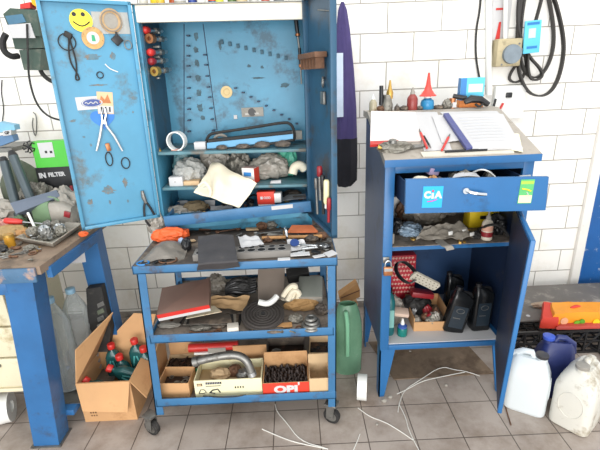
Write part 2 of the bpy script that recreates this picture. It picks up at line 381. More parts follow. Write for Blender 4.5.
# ------------------------------------------------------------------ upper tool cabinet
cab = thing('tool_cabinet', 'tall blue metal tool cabinet with both doors open, standing on the trolley', 'cabinet', (-.29, 2.1, CZ))
KX0, KX1, KY0, KY1, KZ0, KZ1 = -.66, .078, 1.98, 2.28, CZ, 1.884
def tilt(a): return Matrix.Translation((-.29, 0, CZ+.0065)) @ Matrix.Rotation(a, 4, 'Y') @ Matrix.Translation((.29, 0, -CZ))
TILT[0] = tilt(.017)
b = MB()
b.bx(KX0, KX0+.018, KY0, KY1, KZ0, KZ1, .002); b.bx(KX1-.018, KX1, KY0, KY1, KZ0, KZ1, .002)
b.bx(KX0+.018, KX1-.018, KY1-.012, KY1, KZ0, KZ1); b.bx(KX0+.018, KX1-.018, KY0, KY1-.012, .945, .957)
b.bx(KX0+.018, KX1-.018, KY0, KY0+.012, KZ0, .945); b.bx(KX0+.018, KX1-.018, KY0+.02, KY1-.012, KZ1-.012, KZ1)
b.build('carcass', m_inblue, cab)
b = MB().bx(KX0+.012, KX1-.012, KY0-.004, KY0+.02, 1.817, KZ1, .004); b.build('header_panel', m_cream, cab)
b = MB().bx(KX0-.002, KX1+.002, KY0-.01, KY0+.04, KZ1, KZ1+.004); b.build('top_edge', m_dsteel, cab)
for z in (1.27, 1.10):
    MB().bx(KX0+.022, KX1-.018, KY0+.015, KY1-.012, z-.014, z, .002).build('shelf', mat('shelf_teal', '57808a', .5, .1, .2, 12, '6b5c4c', .35, 10), cab)
b = MB().bx(KX0+.018, KX0+.024, KY0+.03, KY1-.012, 1.27, 1.87); b.build('side_liner', mat('side_liner_blue', '2f5268', .5, 0, .2, 8, '3a3c3e', .3, 9), cab)
TILT[0] = None
# back panel seams
BY = KY1-.0125
for (a, c) in (((184, 24), (184, 148)), ((203, 24), (217, 130))):
    p, q = aY(*a, BY), aY(*c, BY); MB().tube([p, q], .0022, 5).build('panel_seam', m_navy, cab)
def hook(px, py, ln=.03, m=m_navy, w=.006):
    p = aY(px, py, BY); MB().box((p.x, p.y-ln/2, p.z), (.014, ln, w), bev=.001).build('hook', m, cab)
for i, y in enumerate((36, 46, 56, 66, 77, 88, 98, 109, 120, 131)):
    hook(189+i*.1, y); 
    if i > 1: hook(203+i*1.2, y-1)
for i in range(9): hook(236+i*7.6, 88+i*4.4, .035)
for i in range(9): hook(222+i*8, 42+i*2., .012, m_smudge, .02)
# drawer pulled out and tilted
dw = MB(); TD = TR((-.272, 1.90, .99), 0, -3.3, 1.5)
dw.bx(-.345, .345, 0, .014, -.022, .03, .002, M=None)
for a in ((-.34, -.332, .014, .28, -.02, .02), (.332, .34, .014, .28, -.02, .02), (-.34, .34, .014, .28, -.02, -.012)): dw.bx(*a)
drw = dw.build('drawer', m_cartblue, cab, None) if False else None
dw.bm.transform(TD); drw = dw.build('drawer', m_cartblue, cab)
b = MB().box((.21, -.0006, .016), (.1, .001, .018), m=m_paper); b.bm.transform(TD); b.build('label_strip', m_paper, drw)
b = MB().bx(-.335, .30, .03, .05, -.05, -.026); b.bm.transform(TD); b.build('lower_lip', m_inblue, drw)
# doors
def door(A, B, z0, z1, nm, m, inner, hz=.0):
    """A hinge, B free end (x, y); inner = +1/-1 side on which the folded rim stands"""
    A, B = V((*A, 0)), V((*B, 0)); d = (B-A); L = d.length; x = d.normalized(); n = V((-x.y, x.x, 0))*inner
    M = Matrix((( x.x, n.x, 0, A.x), (x.y, n.y, 0, A.y), (0, 0, 1, 0), (0, 0, 0, 1)))
    b = MB()
    b.bx(0, L, -.0015, .0015, z0, z1)
    b.bx(0, L, 0, .022, z1-.014, z1, .001); b.bx(0, L, 0, .022, z0, z0+.014, .001)
    b.bx(0, .014, 0, .022, z0, z1, .001); b.bx(L-.014, L, 0, .022, z0, z1, .001)
    b.bm.transform(M); bmesh.ops.recalc_face_normals(b.bm, faces=b.bm.faces)
    return b.build(nm, m, cab), A, x, n
TILT[0] = tilt(.017)
LD, lA, lx, ln = door((-.664, 1.974), (-.962, 1.812), .966, 1.893, 'door', m_doorblue, 1)
if True:
    rdA, rdB = (.078, 1.974), (.166, 1.645)
TILT[0] = tilt(.005)
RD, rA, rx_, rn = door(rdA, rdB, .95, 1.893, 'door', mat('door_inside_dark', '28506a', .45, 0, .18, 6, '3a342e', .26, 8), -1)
for z in (1.1, 1.76):
    for x, y in ((-.664, 1.972), (.082, 1.972)): MB().cyl((x, y, z-.03), (x, y, z+.03), .006, seg=8).build('hinge', m_dsteel, cab)
TILT[0] = None
lA3, ln3 = tilt(.017) @ V((lA.x, lA.y, CZ)), tilt(.017).to_3x3() @ ln
def onl(px, py, off=.002): return aP(px, py, lA3+ln3*off, ln3)
def onr(px, py, off=.002): return aP(px, py, V((rA.x, rA.y, 0))+rn*off, rn)
def ldM(px, py, off=.002):      # local frame on the left door: x along towards hinge, y up, z out of the door
    p = onl(px, py, off); z = ln3 if ln3.dot(EYE-p) > 0 else -ln3
    x = V((0, 0, 1)).cross(z).normalized(); y = z.cross(x); return Matrix.Translation(p) @ Matrix((x, y, z)).transposed().to_4x4()
# rear roof above the right door: pale flap seen through the gap
# ------------------------------------------------------------------ blue drawer cabinet (right)
cia = thing('desk_cabinet', 'blue steel workshop cabinet with sloping desk top, open drawer and open door', 'cabinet', (.72, 2.03, 0))
AX0, AX1, AY0, AY1 = .39, 1.03, 1.79, 2.28
b = MB()
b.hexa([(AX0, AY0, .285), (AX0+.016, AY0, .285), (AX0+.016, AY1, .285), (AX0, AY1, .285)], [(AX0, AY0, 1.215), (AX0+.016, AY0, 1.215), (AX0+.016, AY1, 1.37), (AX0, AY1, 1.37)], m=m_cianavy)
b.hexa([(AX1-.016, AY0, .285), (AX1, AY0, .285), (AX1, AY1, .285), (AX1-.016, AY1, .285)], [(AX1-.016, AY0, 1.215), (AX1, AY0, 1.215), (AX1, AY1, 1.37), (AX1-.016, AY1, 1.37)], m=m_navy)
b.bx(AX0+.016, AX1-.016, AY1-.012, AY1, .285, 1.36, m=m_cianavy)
b.bx(AX0+.016, AX1-.016, AY0, AY1-.012, .285, .31, m=m_ciablue)
b.build('carcass', m_ciablue, cia)
b = MB()
b.bx(AX0-.001, AX0+.042, AY0-.006, AY0+.012, .285, 1.218, .002); b.bx(AX1-.045, AX1+.001, AY0-.006, AY0+.012, .285, 1.218, .002)
b.bx(AX0+.042, AX1-.045, AY0-.006, AY0+.012, 1.183, 1.218, .002); b.bx(AX0+.042, AX1-.045, AY0-.006, AY0+.012, .285, .312, .002)
b.build('front_frame', m_ciablue, cia)
b = MB().bx(AX0+.016, AX1-.016, AY0+.012, AY1-.012, .815, .833, m=m_ciablue); b.build('shelf', m_ciablue, cia)
MB().bx(AX0+.018, AX1-.018, AY0+.014, AY1-.012, .833, .836).build('shelf_mat', m_shelf, cia)
MB().bx(AX0+.042, AX1-.045, AY0+.005, AY1-.012, .312, .316).build('floor_liner', m_paper, cia)
# sloping top with lip and flat back ledge
TZ0, TZ1 = 1.246, 1.405
b = MB()
b.hexa([(AX0-.006, AY0-.018, TZ0-.03), (AX1+.02, AY0-.018, TZ0-.03), (AX1+.02, AY1-.07, TZ1-.03), (AX0-.006, AY1-.07, TZ1-.03)],
       [(AX0-.006, AY0-.018, TZ0), (AX1+.02, AY0-.018, TZ0), (AX1+.02, AY1-.07, TZ1), (AX0-.006, AY1-.07, TZ1)])
b.bx(AX0-.006, AX1+.02, AY1-.07, AY1+.06, TZ1-.03, TZ1)
b.build('desk_top', mat('worn_desk_top', 'aaa297', .6, .1, .12, 8, '7e7468', .3, 8, .1, 40), cia)
MB().bx(AX0-.007, AX1+.021, AY0-.021, AY0-.018, TZ0-.032, TZ0-.001).build('front_lip', m_ciablue, cia)
TS = (TZ1-TZ0)/(AY1-.07-AY0+.018); TN = V((0, -TS, 1)).normalized()
def ontop(px, py, off=0.): return aP(px, py, V((0, AY0-.018, TZ0))+TN*off, TN)
for (x0, x1, sx) in ((AX0-.001, AX0+.075, 1), (AX1+.001, AX1-.075, -1)):
    for y in (AY0-.006, AY1-.014):
        xa = x0+sx*.028
        b = MB()
        lo, hi = (x0, xa) if sx > 0 else (xa, x0); l2, h2 = (x0, x1) if sx > 0 else (x1, x0)
        b.hexa([(lo, y, 0), (hi, y, 0), (hi, y+.012, 0), (lo, y+.012, 0)], [(l2, y, .287), (h2, y, .287), (h2, y+.012, .287), (l2, y+.012, .287)])
        b.bx(min(x0, x0+sx*.006), max(x0, x0+sx*.006), y if y < 2 else y-.05, (y+.06) if y < 2 else y+.012, 0, .287)
        b.build('leg', m_ciablue, cia)
# drawer
DY = 1.60
d0, d1 = aY(404, 178, DY), aY(543.5, 208, DY)
b = MB(); dx0, dx1 = d0.x+.004, d1.x
b.hexa([(dx0+.003, DY-.016, 1.068), (dx1, DY-.016, 1.056), (dx1, DY, 1.056), (dx0+.003, DY, 1.068)], [(dx0, DY-.016, 1.205), (dx1-.008, DY-.016, 1.192), (dx1-.008, DY, 1.192), (dx0, DY, 1.205)])
fr = b.build('drawer_front', m_ciablue, cia)
b = MB(); b.bx(dx0+.022, dx0+.027, DY, 2.1, 1.075, 1.172); b.bx(dx1-.045, dx1-.04, DY, 2.1, 1.075, 1.168); b.bx(dx0+.022, dx1-.04, DY, 2.1, 1.070, 1.076); b.bx(dx0+.022, dx1-.04, 2.095, 2.1, 1.075, 1.168)
b.build('drawer_box', m_navy, cia)
h0, h1 = aY(465, 191, DY-.02), aY(484, 193, DY-.02)
b = MB(); b.tube([h0+V((0, .005, .004)), h0+V((.004, -.018, .002)), (h0+h1)/2+V((0, -.03, 0)), h1+V((0, -.018, -.001))], .0065, 8, smooth=2); b.cyl(h0+V((0, .004, .003)), h0+V((0, -.012, .003)), .012)
b.build('handle', m_chrome, fr)
# stickers on the drawer front
def fm(px, py, Y, off=0): return frame(aY(px, py, Y-off), (1, 0, -.025), (0, 0, 1))
b = MB(); M = fm(432.5, 197, DY-.0165)
b.box((0, 0, .0006), (.078, .086, .001), m=mat('sticker_cyan', '12a5ea', .4, 0, .03, 5), M=M)
b.text('C', M@TR((-.021, .008, .0014)), .036, m=m_paper, bold=.0025); b.text('ı', M@TR((-.0005, .008, .0014)), .038, m=m_paper, bold=.003); b.text('A', M@TR((.0215, .008, .0014)), .036, m=m_paper, bold=.0025)
b.cyl((-.0005, .0245, .001), (-.0005, .0245, .0018), .0045, m=m_red, M=M)
b.tube([(-.02, -.018, .0015), (0, -.016, .0015), (.018, -.009, .0015)], .0022, 5, m=mat('magenta', 'd02880'), M=M)
b.build('sticker', m_paper, fr)
b = MB(); M = fm(526, 191.5, DY-.0165)
b.box((0, 0, .0006), (.054, .096, .001), m=mat('sticker_green', '58b06a', .45, 0, .1, 14), M=M)
b.box((0, .036, .0014), (.05, .012, .0008), m=mat('sticker_lime', 'a6d24a'), M=M); b.box((0, -.03, .0014), (.05, .03, .0008), m=mat('sticker_pale', 'dfe6b0'), M=M)
b.tube([(-.018, .012, .0016), (.004, .008, .0016), (.018, .002, .0016)], .003, 5, m=m_yellow, M=M); b.tube([(.002, -.002, .0016), (.01, -.012, .0016), (.004, -.014, .0016)], .002, 5, m=m_paper, M=M)
b.build('sticker', m_green, fr)
# door, hinged right, swung towards the room
hA, hB = V((.962, AY0-.014, 0)), V((.80, 1.345, 0))
d = hB-hA; L = d.length; x = d.normalized(); n = V((-x.y, x.x, 0)); 
if n.x > 0: n = -n
M = Matrix(((x.x, n.x, 0, hA.x), (x.y, n.y, 0, hA.y), (0, 0, 1, 0), (0, 0, 0, 1)))
b = MB(); b.bx(0, L, -.016, 0, .285, 1.03, .002, m=m_ciablue); b.bx(.012, L-.012, 0, .002, .297, 1.018, m=m_navy)
for v_ in b.bm.verts: v_.co.x += 0; v_.co = M @ v_.co; k_ = (v_.co.z-.285)/.745; f_ = max(0, min(1, (hA.y-v_.co.y)/(hA.y-hB.y))); v_.co.x += f_*(lerp(-.025, .004, k_))
bmesh.ops.recalc_face_normals(b.bm, faces=b.bm.faces); dd = b.build('door', m_ciablue, cia)
for z in (.40, .92): MB().cyl((.972, AY0-.012, z-.03), (.972, AY0-.012, z+.03), .006).build('hinge', m_dsteel, cia)
# hasp and padlock
p = aY(386, 262, AY0-.01)
MB().box(p+V((0, 0, .01)), (.03, .008, .03), bev=.002).build('hasp', m_dsteel, cia)
pl = thing('padlock', 'brass and steel padlock hanging from the hasp of the blue desk cabinet', 'padlock', aY(388, 277, AY0-.03))
p = aY(388, 271, AY0-.03); s = S(p)
MB().box(p, (9*s, .018, 9.5*s), bev=.004, m=m_copper).build('body', m_copper, pl)
MB().box(p+V((0, -.0095, .009)), (8.4*s, .001, 3*s), m=m_steel).build('face_plate', m_steel, pl)
r = 3*s
MB().tube([p+V((-r, 0, 3*s)), p+V((-r, 0, 8*s)), p+V((-r*.6, 0, 10.5*s)), p+V((0, 0, 11.4*s)), p+V((r*.6, 0, 10.5*s)), p+V((r, 0, 8*s)), p+V((r, 0, 3*s))], .0038, 8, smooth=1).build('shackle', m_steel, pl)
# ------------------------------------------------------------------ things on the wall
# purple overall hanging between the cabinets
jk = thing('work_jacket', 'purple work jacket hanging on the wall beside the open cabinet door', 'jacket', aY(345, 185, 2.6))
rows = [(2, 341, 344, .02), (10, 338, 347, .04), (30, 336, 350, .06), (70, 336, 354, .07), (110, 336, 356.5, .08), (150, 334, 358, .08), (186, 330, 357, .07)]
def jfn(seg):
    secs = []
    for y, xa, xb, dp in seg:
        a, c = aY(xa, y, 2.62), aY(xb, y, 2.62); r = []
        for i in range(20):
            t = 2*math.pi*i/20; w = (c.x-a.x)/2
            r.append(V(((a.x+c.x)/2+w*math.cos(t), 2.62+dp*.5*math.sin(t)*(1+.3*math.sin(5*t+y*.05)), (a.z+c.z)/2)))
        secs.append(r)
    return secs
MB().loft(jfn(rows[:5]+[(138, 335, 357, .085)])).build('purple_cloth', mat('purple_cloth', '4a4070', .9, 0, .15, 10, bump=.3, bs=60), jk)
MB().loft(jfn([(138, 335, 357.2, .088), (160, 335, 357.5, .088), (180, 336, 357, .08), (186, 338, 351, .06)])).build('black_hem', mat('black_cloth', '232229', .9, 0, .2, 12, bump=.3, bs=60), jk)
MB().bx(aY(334, 60, 2.55).x, aY(343.5, 60, 2.55).x, 2.565, 2.572, aY(340, 117, 2.57).z, aY(340, 53, 2.57).z).build('pale_panel', mat('pale_blue_cloth', 'c9d4e4', .8), jk)
MB().cyl(aY(343, 4, 2.62), V((aY(343, 4, 2.62).x, 2.70, aY(343, 4, 2.62).z)), .006).build('coat_hook', m_dsteel, jk)
# conduit and wall fittings
b = MB().cyl(aY(488.5, -10, 2.685), aY(489, 95, 2.685), .019, m=None); solo(b, 'wall_conduit', 'white vertical pipe running down the wall to the socket plate', 'pipe', m_plastwhite)
p = [aY(481, -8, 2.69), aY(480, 10, 2.69), aY(476, 30, 2.69), aY(475.5, 55, 2.69), aY(479, 76, 2.69), aY(483, 96, 2.69)]
solo(MB().tube(p, .006, 7, smooth=2), 'wall_cable', 'dark cable hanging down the wall left of the white pipe', 'cable', m_rubber)
po = MB(); q0, q1 = aY(494, -6, 2.69), aY(508, 40, 2.69)
po.bx(q0.x, q1.x, 2.694, 2.699, q1.z, q0.z, m=m_paper)
M = frame(aY(501, 9, 2.692), (1, 0, 0), (0, 0, 1))
po.bx(-.028, .028, -.005, .006, -.002, .001, m=m_red, M=M)
po.prism([aY(495, 40, 2.692), aY(499.5, 40, 2.692), aY(501, 22, 2.692), aY(499, 22, 2.692)], (0, -.002, 0), m=m_red)
solo(po, 'safety_card', 'white notice card with red print fixed to the wall beside the hanging belts', 'card', m_paper)
jb = thing('wall_switch', 'beige square electrical box with a grey round knob on the wall', 'switch', aY(507, 68, 2.66))
q0, q1 = aY(497, 39, 2.64), aY(520, 66, 2.64)
MB().bx(q0.x, q1.x-.01, 2.62, 2.70, q1.z, q0.z, .008).build('housing', mat('beige_box', 'b7a987', .6, .1, .15, 12, '82775c', .25, 14), jb)
c = aY(513, 54, 2.6); MB().cyl(c, c+V((0, .03, 0)), 9*S(c), 9.5*S(c), 22, m=None).build('knob', mat('knob_grey', '7d8890', .5, .2, .15, 20), jb)
for sx, sy in ((-.05, -.055), (.04, .055)): MB().cyl((c.x+sx, 2.618, c.z+sy), (c.x+sx, 2.625, c.z+sy), .006, seg=8).build('screw', m_dsteel, jb)
MB().cyl(V((aY(505, 40, 2.66).x, 2.66, q0.z)), V((aY(505, 0, 2.66).x, 2.66, 1.98)), .012).build('cable_tube', m_plastwhite, jb)
sp = thing('socket_plate', 'white wall plate with a black socket and red rocker behind the desk cabinet', 'socket', aY(513, 115, 2.68))
q0, q1 = aY(495, 86, 2.68), aY(521, 118, 2.68)
MB().bx(q0.x, q1.x, 2.66, 2.70, q1.z, q0.z, .004).build('plate', m_plastwhite, sp)
c = aY(509, 95, 2.655); MB().bx(c.x-.018, c.x+.018, 2.648, 2.66, c.z-.015, c.z+.015, .003).build('socket', m_black, sp)
c = aY(501, 107, 2.655); MB().box(c, (.012, .012, .05), (0, 25, 0), .002).build('rocker', m_red, sp)
c = aY(494.5, 103, 2.655); MB().box(c, (.012, .012, .05), (0, 10, 0), .002).build('plug', m_black, sp)
# belts
m_belt = mat('belt_rubber', '35322f', .6, 0, .12, 30)
def belt(pts, w, lab, Y, hi=None):
    P = [aY(x, y, Y) for x, y in pts]
    solo(MB().strip(P, (0, 1, 0), w, .010, smooth=3, closed=True), 'drive_belt', lab, 'belt', m_belt, 'drive belts hanging on the wall')
belt([(523, -18), (518, 20), (517, 50), (519, 75), (527, 92), (539, 97), (550, 93), (558, 80), (563, 60), (564, 40), (558, 10), (548, -18)], .03, 'largest black drive belt hanging in a long loop on the right wall', 2.655)
belt([(527, -18), (521, 20), (519, 50), (522, 68), (530, 78), (540, 77), (549, 64), (554, 45), (553, 20), (545, -18)], .028, 'middle black drive belt hanging inside the largest one', 2.67)
belt([(520, -14), (517, 20), (521, 42), (530, 58), (540, 68), (543, 76), (536, 81), (529, 78), (527, 60), (530, 40), (536, 20), (545, -14)], .024, 'twisted black drive belt behind the light blue card sleeve', 2.64)
belt([(524, 50), (518, 62), (510, 74), (509, 80), (515, 83), (522, 80), (527, 66)], .018, 'smallest black belt loop curling below the beige electrical box', 2.68)
cs = MB(); M = frame(aY(532, 37, 2.615), (1, 0, .06), (0, 0, 1))
cs.box((0, 0, 0), (.093, .172, .012), bev=.002, m=m_skyblue, M=M); cs.box((-.004, .02, .0065), (.04, .05, .001), m=m_paper, M=M); cs.box((0, -.055, .0065), (.06, .014, .001), m=m_bluecard, M=M); cs.box((0, .07, .0065), (.07, .014, .001), m=m_bluecard, M=M)
solo(cs, 'belt_sleeve', 'light blue printed card sleeve wrapped around the hanging drive belts', 'sleeve', m_skyblue)
# ------------------------------------------------------------------ left wall
dv = thing('wall_charger', 'dark green wall-mounted machine box with paper label and thick hose', 'machine', aY(28, 70, 2.55))
def qbox(mb, quad, Y, dp, m=None):
    f = [aY(x, y, Y) for x, y in quad]; mb.prism(f, (0, dp, 0), m); return mb
b = MB(); qbox(b, [(3, 14), (10, 8), (36, 10), (40, 36), (12, 36)], 2.5, .17); b.build('upper_housing', m_greendk, dv)
b = MB(); qbox(b, [(12, 37), (41, 36), (42, 48), (15, 49)], 2.53, .15); b.build('lower_housing', m_greendk, dv)
b = MB(); qbox(b, [(19, 50), (41, 49), (40, 70), (24, 70)], 2.52, .16); b.build('motor', m_greendk, dv)
b = MB(); qbox(b, [(5, 16), (22, 14), (26, 22), (9, 25)], 2.495, .006); b.build('blue_plate', mat('faded_blue', '44708a', .5, 0, .15, 12), dv)
b = MB(); qbox(b, [(6, 25), (30, 23), (35, 38), (12, 38)], 2.493, .006); b.build('label', m_paper, dv)
b = MB().tube([aY(6, 34, 2.5), aY(2, 42, 2.5), aY(4, 52, 2.5), aY(12, 57, 2.52), aY(18, 56, 2.56)], .016, 9, smooth=2); b.build('hose', m_rubber, dv)
solo(MB().tube([aY(27, 24, 2.48), aY(28, 60, 2.48), aY(29, 80, 2.5), aY(36, 104, 2.5), aY(48, 117, 2.5), aY(64, 121, 2.5)], .0055, 7, smooth=2), 'power_cable', 'black cable curving down from the dark green wall machine', 'cable', m_rubber)
solo(MB().tube([aY(43, 58, 2.6), aY(39, 66, 2.6), aY(42, 74, 2.6), aY(50, 81, 2.6), aY(58, 82, 2.6)], .012, 8, smooth=2), 'air_hose', 'short black hose loop beside the motor of the wall machine', 'hose', m_rubber)
bx = MB(); qbox(bx, [(30, -4), (64, -4), (62, 3), (38, 8), (32, 4)], 2.55, .1); solo(bx, 'yellow_tool_case', 'yellow plastic case on top of the dark green wall machine', 'case', mat('amber_plastic', 'f0b21c', .4))
c = MB(); qbox(c, [(20, 4), (30, 2), (30, 8), (20, 9)], 2.54, .06); solo(c, 'red_clamp', 'small red plastic clamp on top of the dark green machine', 'clamp', m_red)
solo(MB().tube([aY(2, 80, 2.69), aY(1, 92, 2.69), aY(4, 108, 2.69), aY(2, 124, 2.69)], .003, 5, smooth=2), 'thin_wire', 'thin black wire hanging down the wall at the left edge', 'wire', m_rubber)
w = MB(); w.tube([aY(33, 118, 2.69), aY(32, 126, 2.69), aY(36, 140, 2.69), aY(37, 116, 2.69), aY(33, 112, 2.69)], .003, 5, smooth=2); solo(w, 'wire_loop', 'thin grey wire loop hung on the wall above the green carton', 'wire', m_dsteel)
for i, (q, l, mm) in enumerate((([(-2, 122), (14, 125), (15, 130), (-2, 133)], 'upper blue boxed spray tube on the wall ledge at the left edge', mat('pale_blue', '7fb4cf', .5)), ([(-2, 136), (12, 135), (14, 141), (-2, 147)], 'lower blue and white carton on the wall ledge at the left edge', mat('steel_blue', '5c7fa4', .5)))):
    b = MB(); qbox(b, q, 2.45, .05); solo(b, 'small_carton', l, 'carton', mm, 'small cartons at the left edge')
b = MB(); qbox(b, [(3, 131), (11, 130), (11, 135), (3, 136)], 2.44, .05, m=m_paper)
b.text('GP', frame(aY(7, 133, 2.4395), (1, 0, 0), (0, 0, 1)), .022, m=m_black, bold=.001)
solo(b, 'white_carton', 'small white carton lettered in black between two blue cartons', 'carton', m_paper)
# ledge carrying them
b = MB().bx(-2.2, aY(13, 150, 2.43).x, 2.42, 2.70, aY(5, 150, 2.43).z-.012, aY(5, 148, 2.43).z); solo(b, 'wall_shelf', 'narrow grey wall shelf holding small cartons at the left edge', 'shelf', m_dsteel)
# ------------------------------------------------------------------ things on the bench
def bt(px, py): return aZ(px, py, BZ)
# green filter carton standing at the back of the bench
fb = thing('filter_carton', 'green and black filter carton standing at the back of the workbench', 'carton', (-1.15, 2.2, BZ))
FY = 2.22
c = MB()
P = [aY(31, 142, FY), aY(73, 140, FY), aY(78, 192, FY), aY(41, 193, FY)]
zb = min(P[2].z, P[3].z); 
c.prism([P[0], P[1], V((P[2].x, FY, BZ)), V((P[3].x, FY, BZ))], (0, .055, 0), m=mat('filter_green', '4cb83c', .45, 0, .08, 6))
c.build('carton', m_green, fb)
c = MB(); Q = [aY(35, 168, FY-.001), aY(74, 166, FY-.001), V((P[2].x, FY-.001, BZ+.001)), V((P[3].x, FY-.001, BZ+.001))]; c.prism(Q, (0, -.001, 0)); c.build('black_band', m_black, fb)
c = MB(); c.text('IN', frame(aY(42.5, 175.8, FY-.0025), (1, 0, .03), (0, 0, 1)), .036, m=m_paper, bold=.0018)
c.text('FILTER', frame(aY(56.5, 174.5, FY-.0025), (1, 0, .04), (0, 0, 1)), .030, m=m_paper, bold=.0012); c.build('lettering', m_paper, fb)
c = MB(); c.prism([aY(37, 143, FY-.001), aY(52, 142, FY-.001), aY(55, 157, FY-.001), aY(41, 158, FY-.001)], (0, -.001, 0)); c.build('white_label', m_paper, fb)
c = MB()
for x in (46, 51): c.box(aY(x, 152, FY-.0025), (.012, .001, .012), m=m_black)
c.build('label_symbols', m_black, fb)
c = MB(); z0 = aY(28, 150, FY-.001)
for a in (20, 60, 100, 150, 200, 250, 300): c.tube([aY(29, 147, FY-.002), aY(29+6.*math.cos(math.radians(a)), 147+5*math.sin(math.radians(a)), FY-.002), aY(29+6.5*math.cos(math.radians(a+25)), 147+6*math.sin(math.radians(a+25)), FY-.002)], .004, 5)
sh = c.build('leaf_print', m_black, fb); 
# shock-absorber like grey tubes leaning
for i, (a, e) in enumerate((((3, 157), (19, 216)), ((11, 151), (37, 214)))):
    p0, p1 = aY(*a, 2.16), aY(*e, 2.06); t = thing('sealant_tube', ('left', 'right')[i]+(' grey metal tube leaning on the olive bag' if i else 'most grey metal tube leaning on the olive bag'), 'tube', p1, 'grey tubes leaning on the bench')
    d = (p1-p0)
    MB().cyl(p0+d*.08, p1, .022, seg=16).build('barrel', mat('tube_grey', '525c60', .35, .4, .1, 12), t)
    MB().cyl(p0, p0+d*.08, .014, .023, 14).build('collar', m_black, t)
b = MB().blob(V((-1.46, 2.27, BZ)), (.24, .13, .33), .12, 2.2, 3, m=None); b2 = solo(b, 'olive_bag', 'olive green fabric bag with webbing behind the grey tubes', 'bag', m_olive)
b = MB().blob(V((-1.66, 2.22, BZ)), (.12, .10, .30), .12, 2.4, 5); solo(b, 'green_bottle', 'dark green plastic bottle at the left end of the bench', 'bottle', m_greendk)
# crumpled wrap
for i, (px, py, w, d, h, mm, lab) in enumerate((
    (4, 226, .24, .14, .14, m_film, 'pale crumpled plastic wrap at the left of the bench'),
    (44, 219, .20, .12, .20, m_clip, 'tangle of grey metal hose clamps behind the green jug'),
    (70, 222, .17, .10, .19, m_rag, 'grey rag bundle in front of the filter carton'))):
    solo(MB().blob(bt(px, py), (w, d, h), .3, 3.2, 20+i, 4, ridge=True), ('plastic_wrap', 'clamp_tangle', 'rag_bundle')[i], lab, ('wrap', 'clamps', 'rag')[i], mm)
# blue-grey folder slab
P = [aY(10, 203, 1.98), aY(56, 190, 2.08), aY(60, 196, 2.06), aY(16, 214, 1.96)]
solo(MB().prism(P, (0.01, .05, -.02)), 'grey_case', 'blue-grey plastic case lying slanted across the bench', 'case', mat('slate_plastic', '5c6675', .4, 0, .1, 8))
# green canister with dirty clear front
gj = thing('green_canister', 'dusty green plastic canister lying on the bench beside the metal tray', 'canister', bt(52, 228))
c = bt(44, 229); 
secs = []
for t, w, h in ((0, .05, .06), (.012, .085, .115), (.05, .10, .135), (.10, .10, .135)): secs.append([V((c.x-.055+t, c.y, c.z))+V((0, q.x+.05, q.y+h/2)) for q in rrect(w, h, .022)])
MB().loft(secs).build('shell', m_sage, gj)
secs = []
for t, w, h in ((.10, .096, .13), (.16, .094, .125), (.20, .08, .10), (.21, .05, .06)): secs.append([V((c.x-.055+t, c.y, c.z))+V((0, q.x+.05, q.y+h/2)) for q in rrect(w, h, .022)])
MB().loft(secs).build('clear_shell', m_film, gj)
MB().box(c+V((.13, -.001, .07)), (.03, .004, .03), (0, 20, 0), .001).build('red_patch', m_crimson, gj)
MB().tube([c+V((-.02, .02, .128)), c+V((.0, .03, .15)), c+V((.06, .04, .15)), c+V((.08, .05, .13))], .008, 7, smooth=1).build('handle', m_sage, gj)
# metal tray with parts
tr = thing('baking_tray', 'shallow metal tray full of loose fittings on the front of the workbench', 'tray', bt(48, 243))
pa, pb, pc, pd = bt(19, 243), bt(54, 249), bt(82, 229), bt(50, 226)
def insc(k, z): 
    c0 = (pa+pb+pc+pd)/4; return [c0+(p-c0)*k+V((0, 0, z)) for p in (pa, pb, pc, pd)]
b = MB(); b.loft([insc(.86, .002), insc(1.0, .026), insc(1.06, .027), insc(1.06, .030), insc(.985, .029), insc(.85, .006)]); b.build('tray', m_traymetal, tr)
R2 = random.Random(5)
FIT = 0
def fitting(p, s, kind, m, lab, group, cat='fitting', rz=None):
    """one loose metal part: 0 bolt, 1 nut, 2 elbow, 3 ring"""
    M = TR(p, 0, 0, R2.uniform(0, 360) if rz is None else rz); b = MB()
    if kind == 0:
        b.cyl((-s, 0, s*.35), (s*.6, 0, s*.35), s*.22, seg=10, M=M); b.cyl((s*.6, 0, s*.38), (s, 0, s*.38), s*.38, seg=6, M=M); nm = 'bolt'
    elif kind == 1:
        b.ringl([(s*.35, 0), (s*.8, 0), (s*.8, s*.5), (s*.35, s*.5)], seg=6, M=M); nm = 'nut'
    elif kind == 2:
        b.tube([(-s, 0, s*.34), (0, 0, s*.34), (s*.35, s*.3, s*.36), (s*.4, s, s*.36)], s*.32, 9, smooth=1, M=M); b.cyl((-s, 0, s*.42), (-s*.6, 0, s*.42), s*.42, seg=8, M=M); nm = 'pipe_elbow'
    else:
        b.torus((0, 0, s*.2), s*.75, s*.2, seg=18, M=M); nm = 'ring'
    return solo(b, nm, lab, cat, m, group)
names = ['bolt', 'nut', 'pipe elbow', 'ring']
for i in range(26):
    u, v = R2.uniform(.15, .85), R2.uniform(.15, .85); p = lerp(lerp(pa, pb, u), lerp(pd, pc, u), v)+V((0, 0, .008+.012*R2.random()))
    k = R2.choice((0, 1, 2, 2, 3)); fitting(p, R2.uniform(.012, .021), k, R2.choice((m_steel, m_dsteel, m_clip, m_steel)), 'loose metal %s lying in the metal tray on the workbench' % names[k], names[k]+'s in the bench tray')
for i in range(7):
    p = lerp(lerp(pa, pb, .15+.11*i), lerp(pd, pc, .15+.11*i), (.3, .7, .45, .75, .3, .6, .5)[i])+V((0, 0, .01))
    solo(MB().blob(p, (.05, .04, .05), .3, 3, 250+i, 3, ridge=True), 'cast_part', 'grey cast metal lump among the fittings in the bench tray', 'part', (m_clip, m_dsteel, m_steel)[i % 3], 'cast lumps in the bench tray')
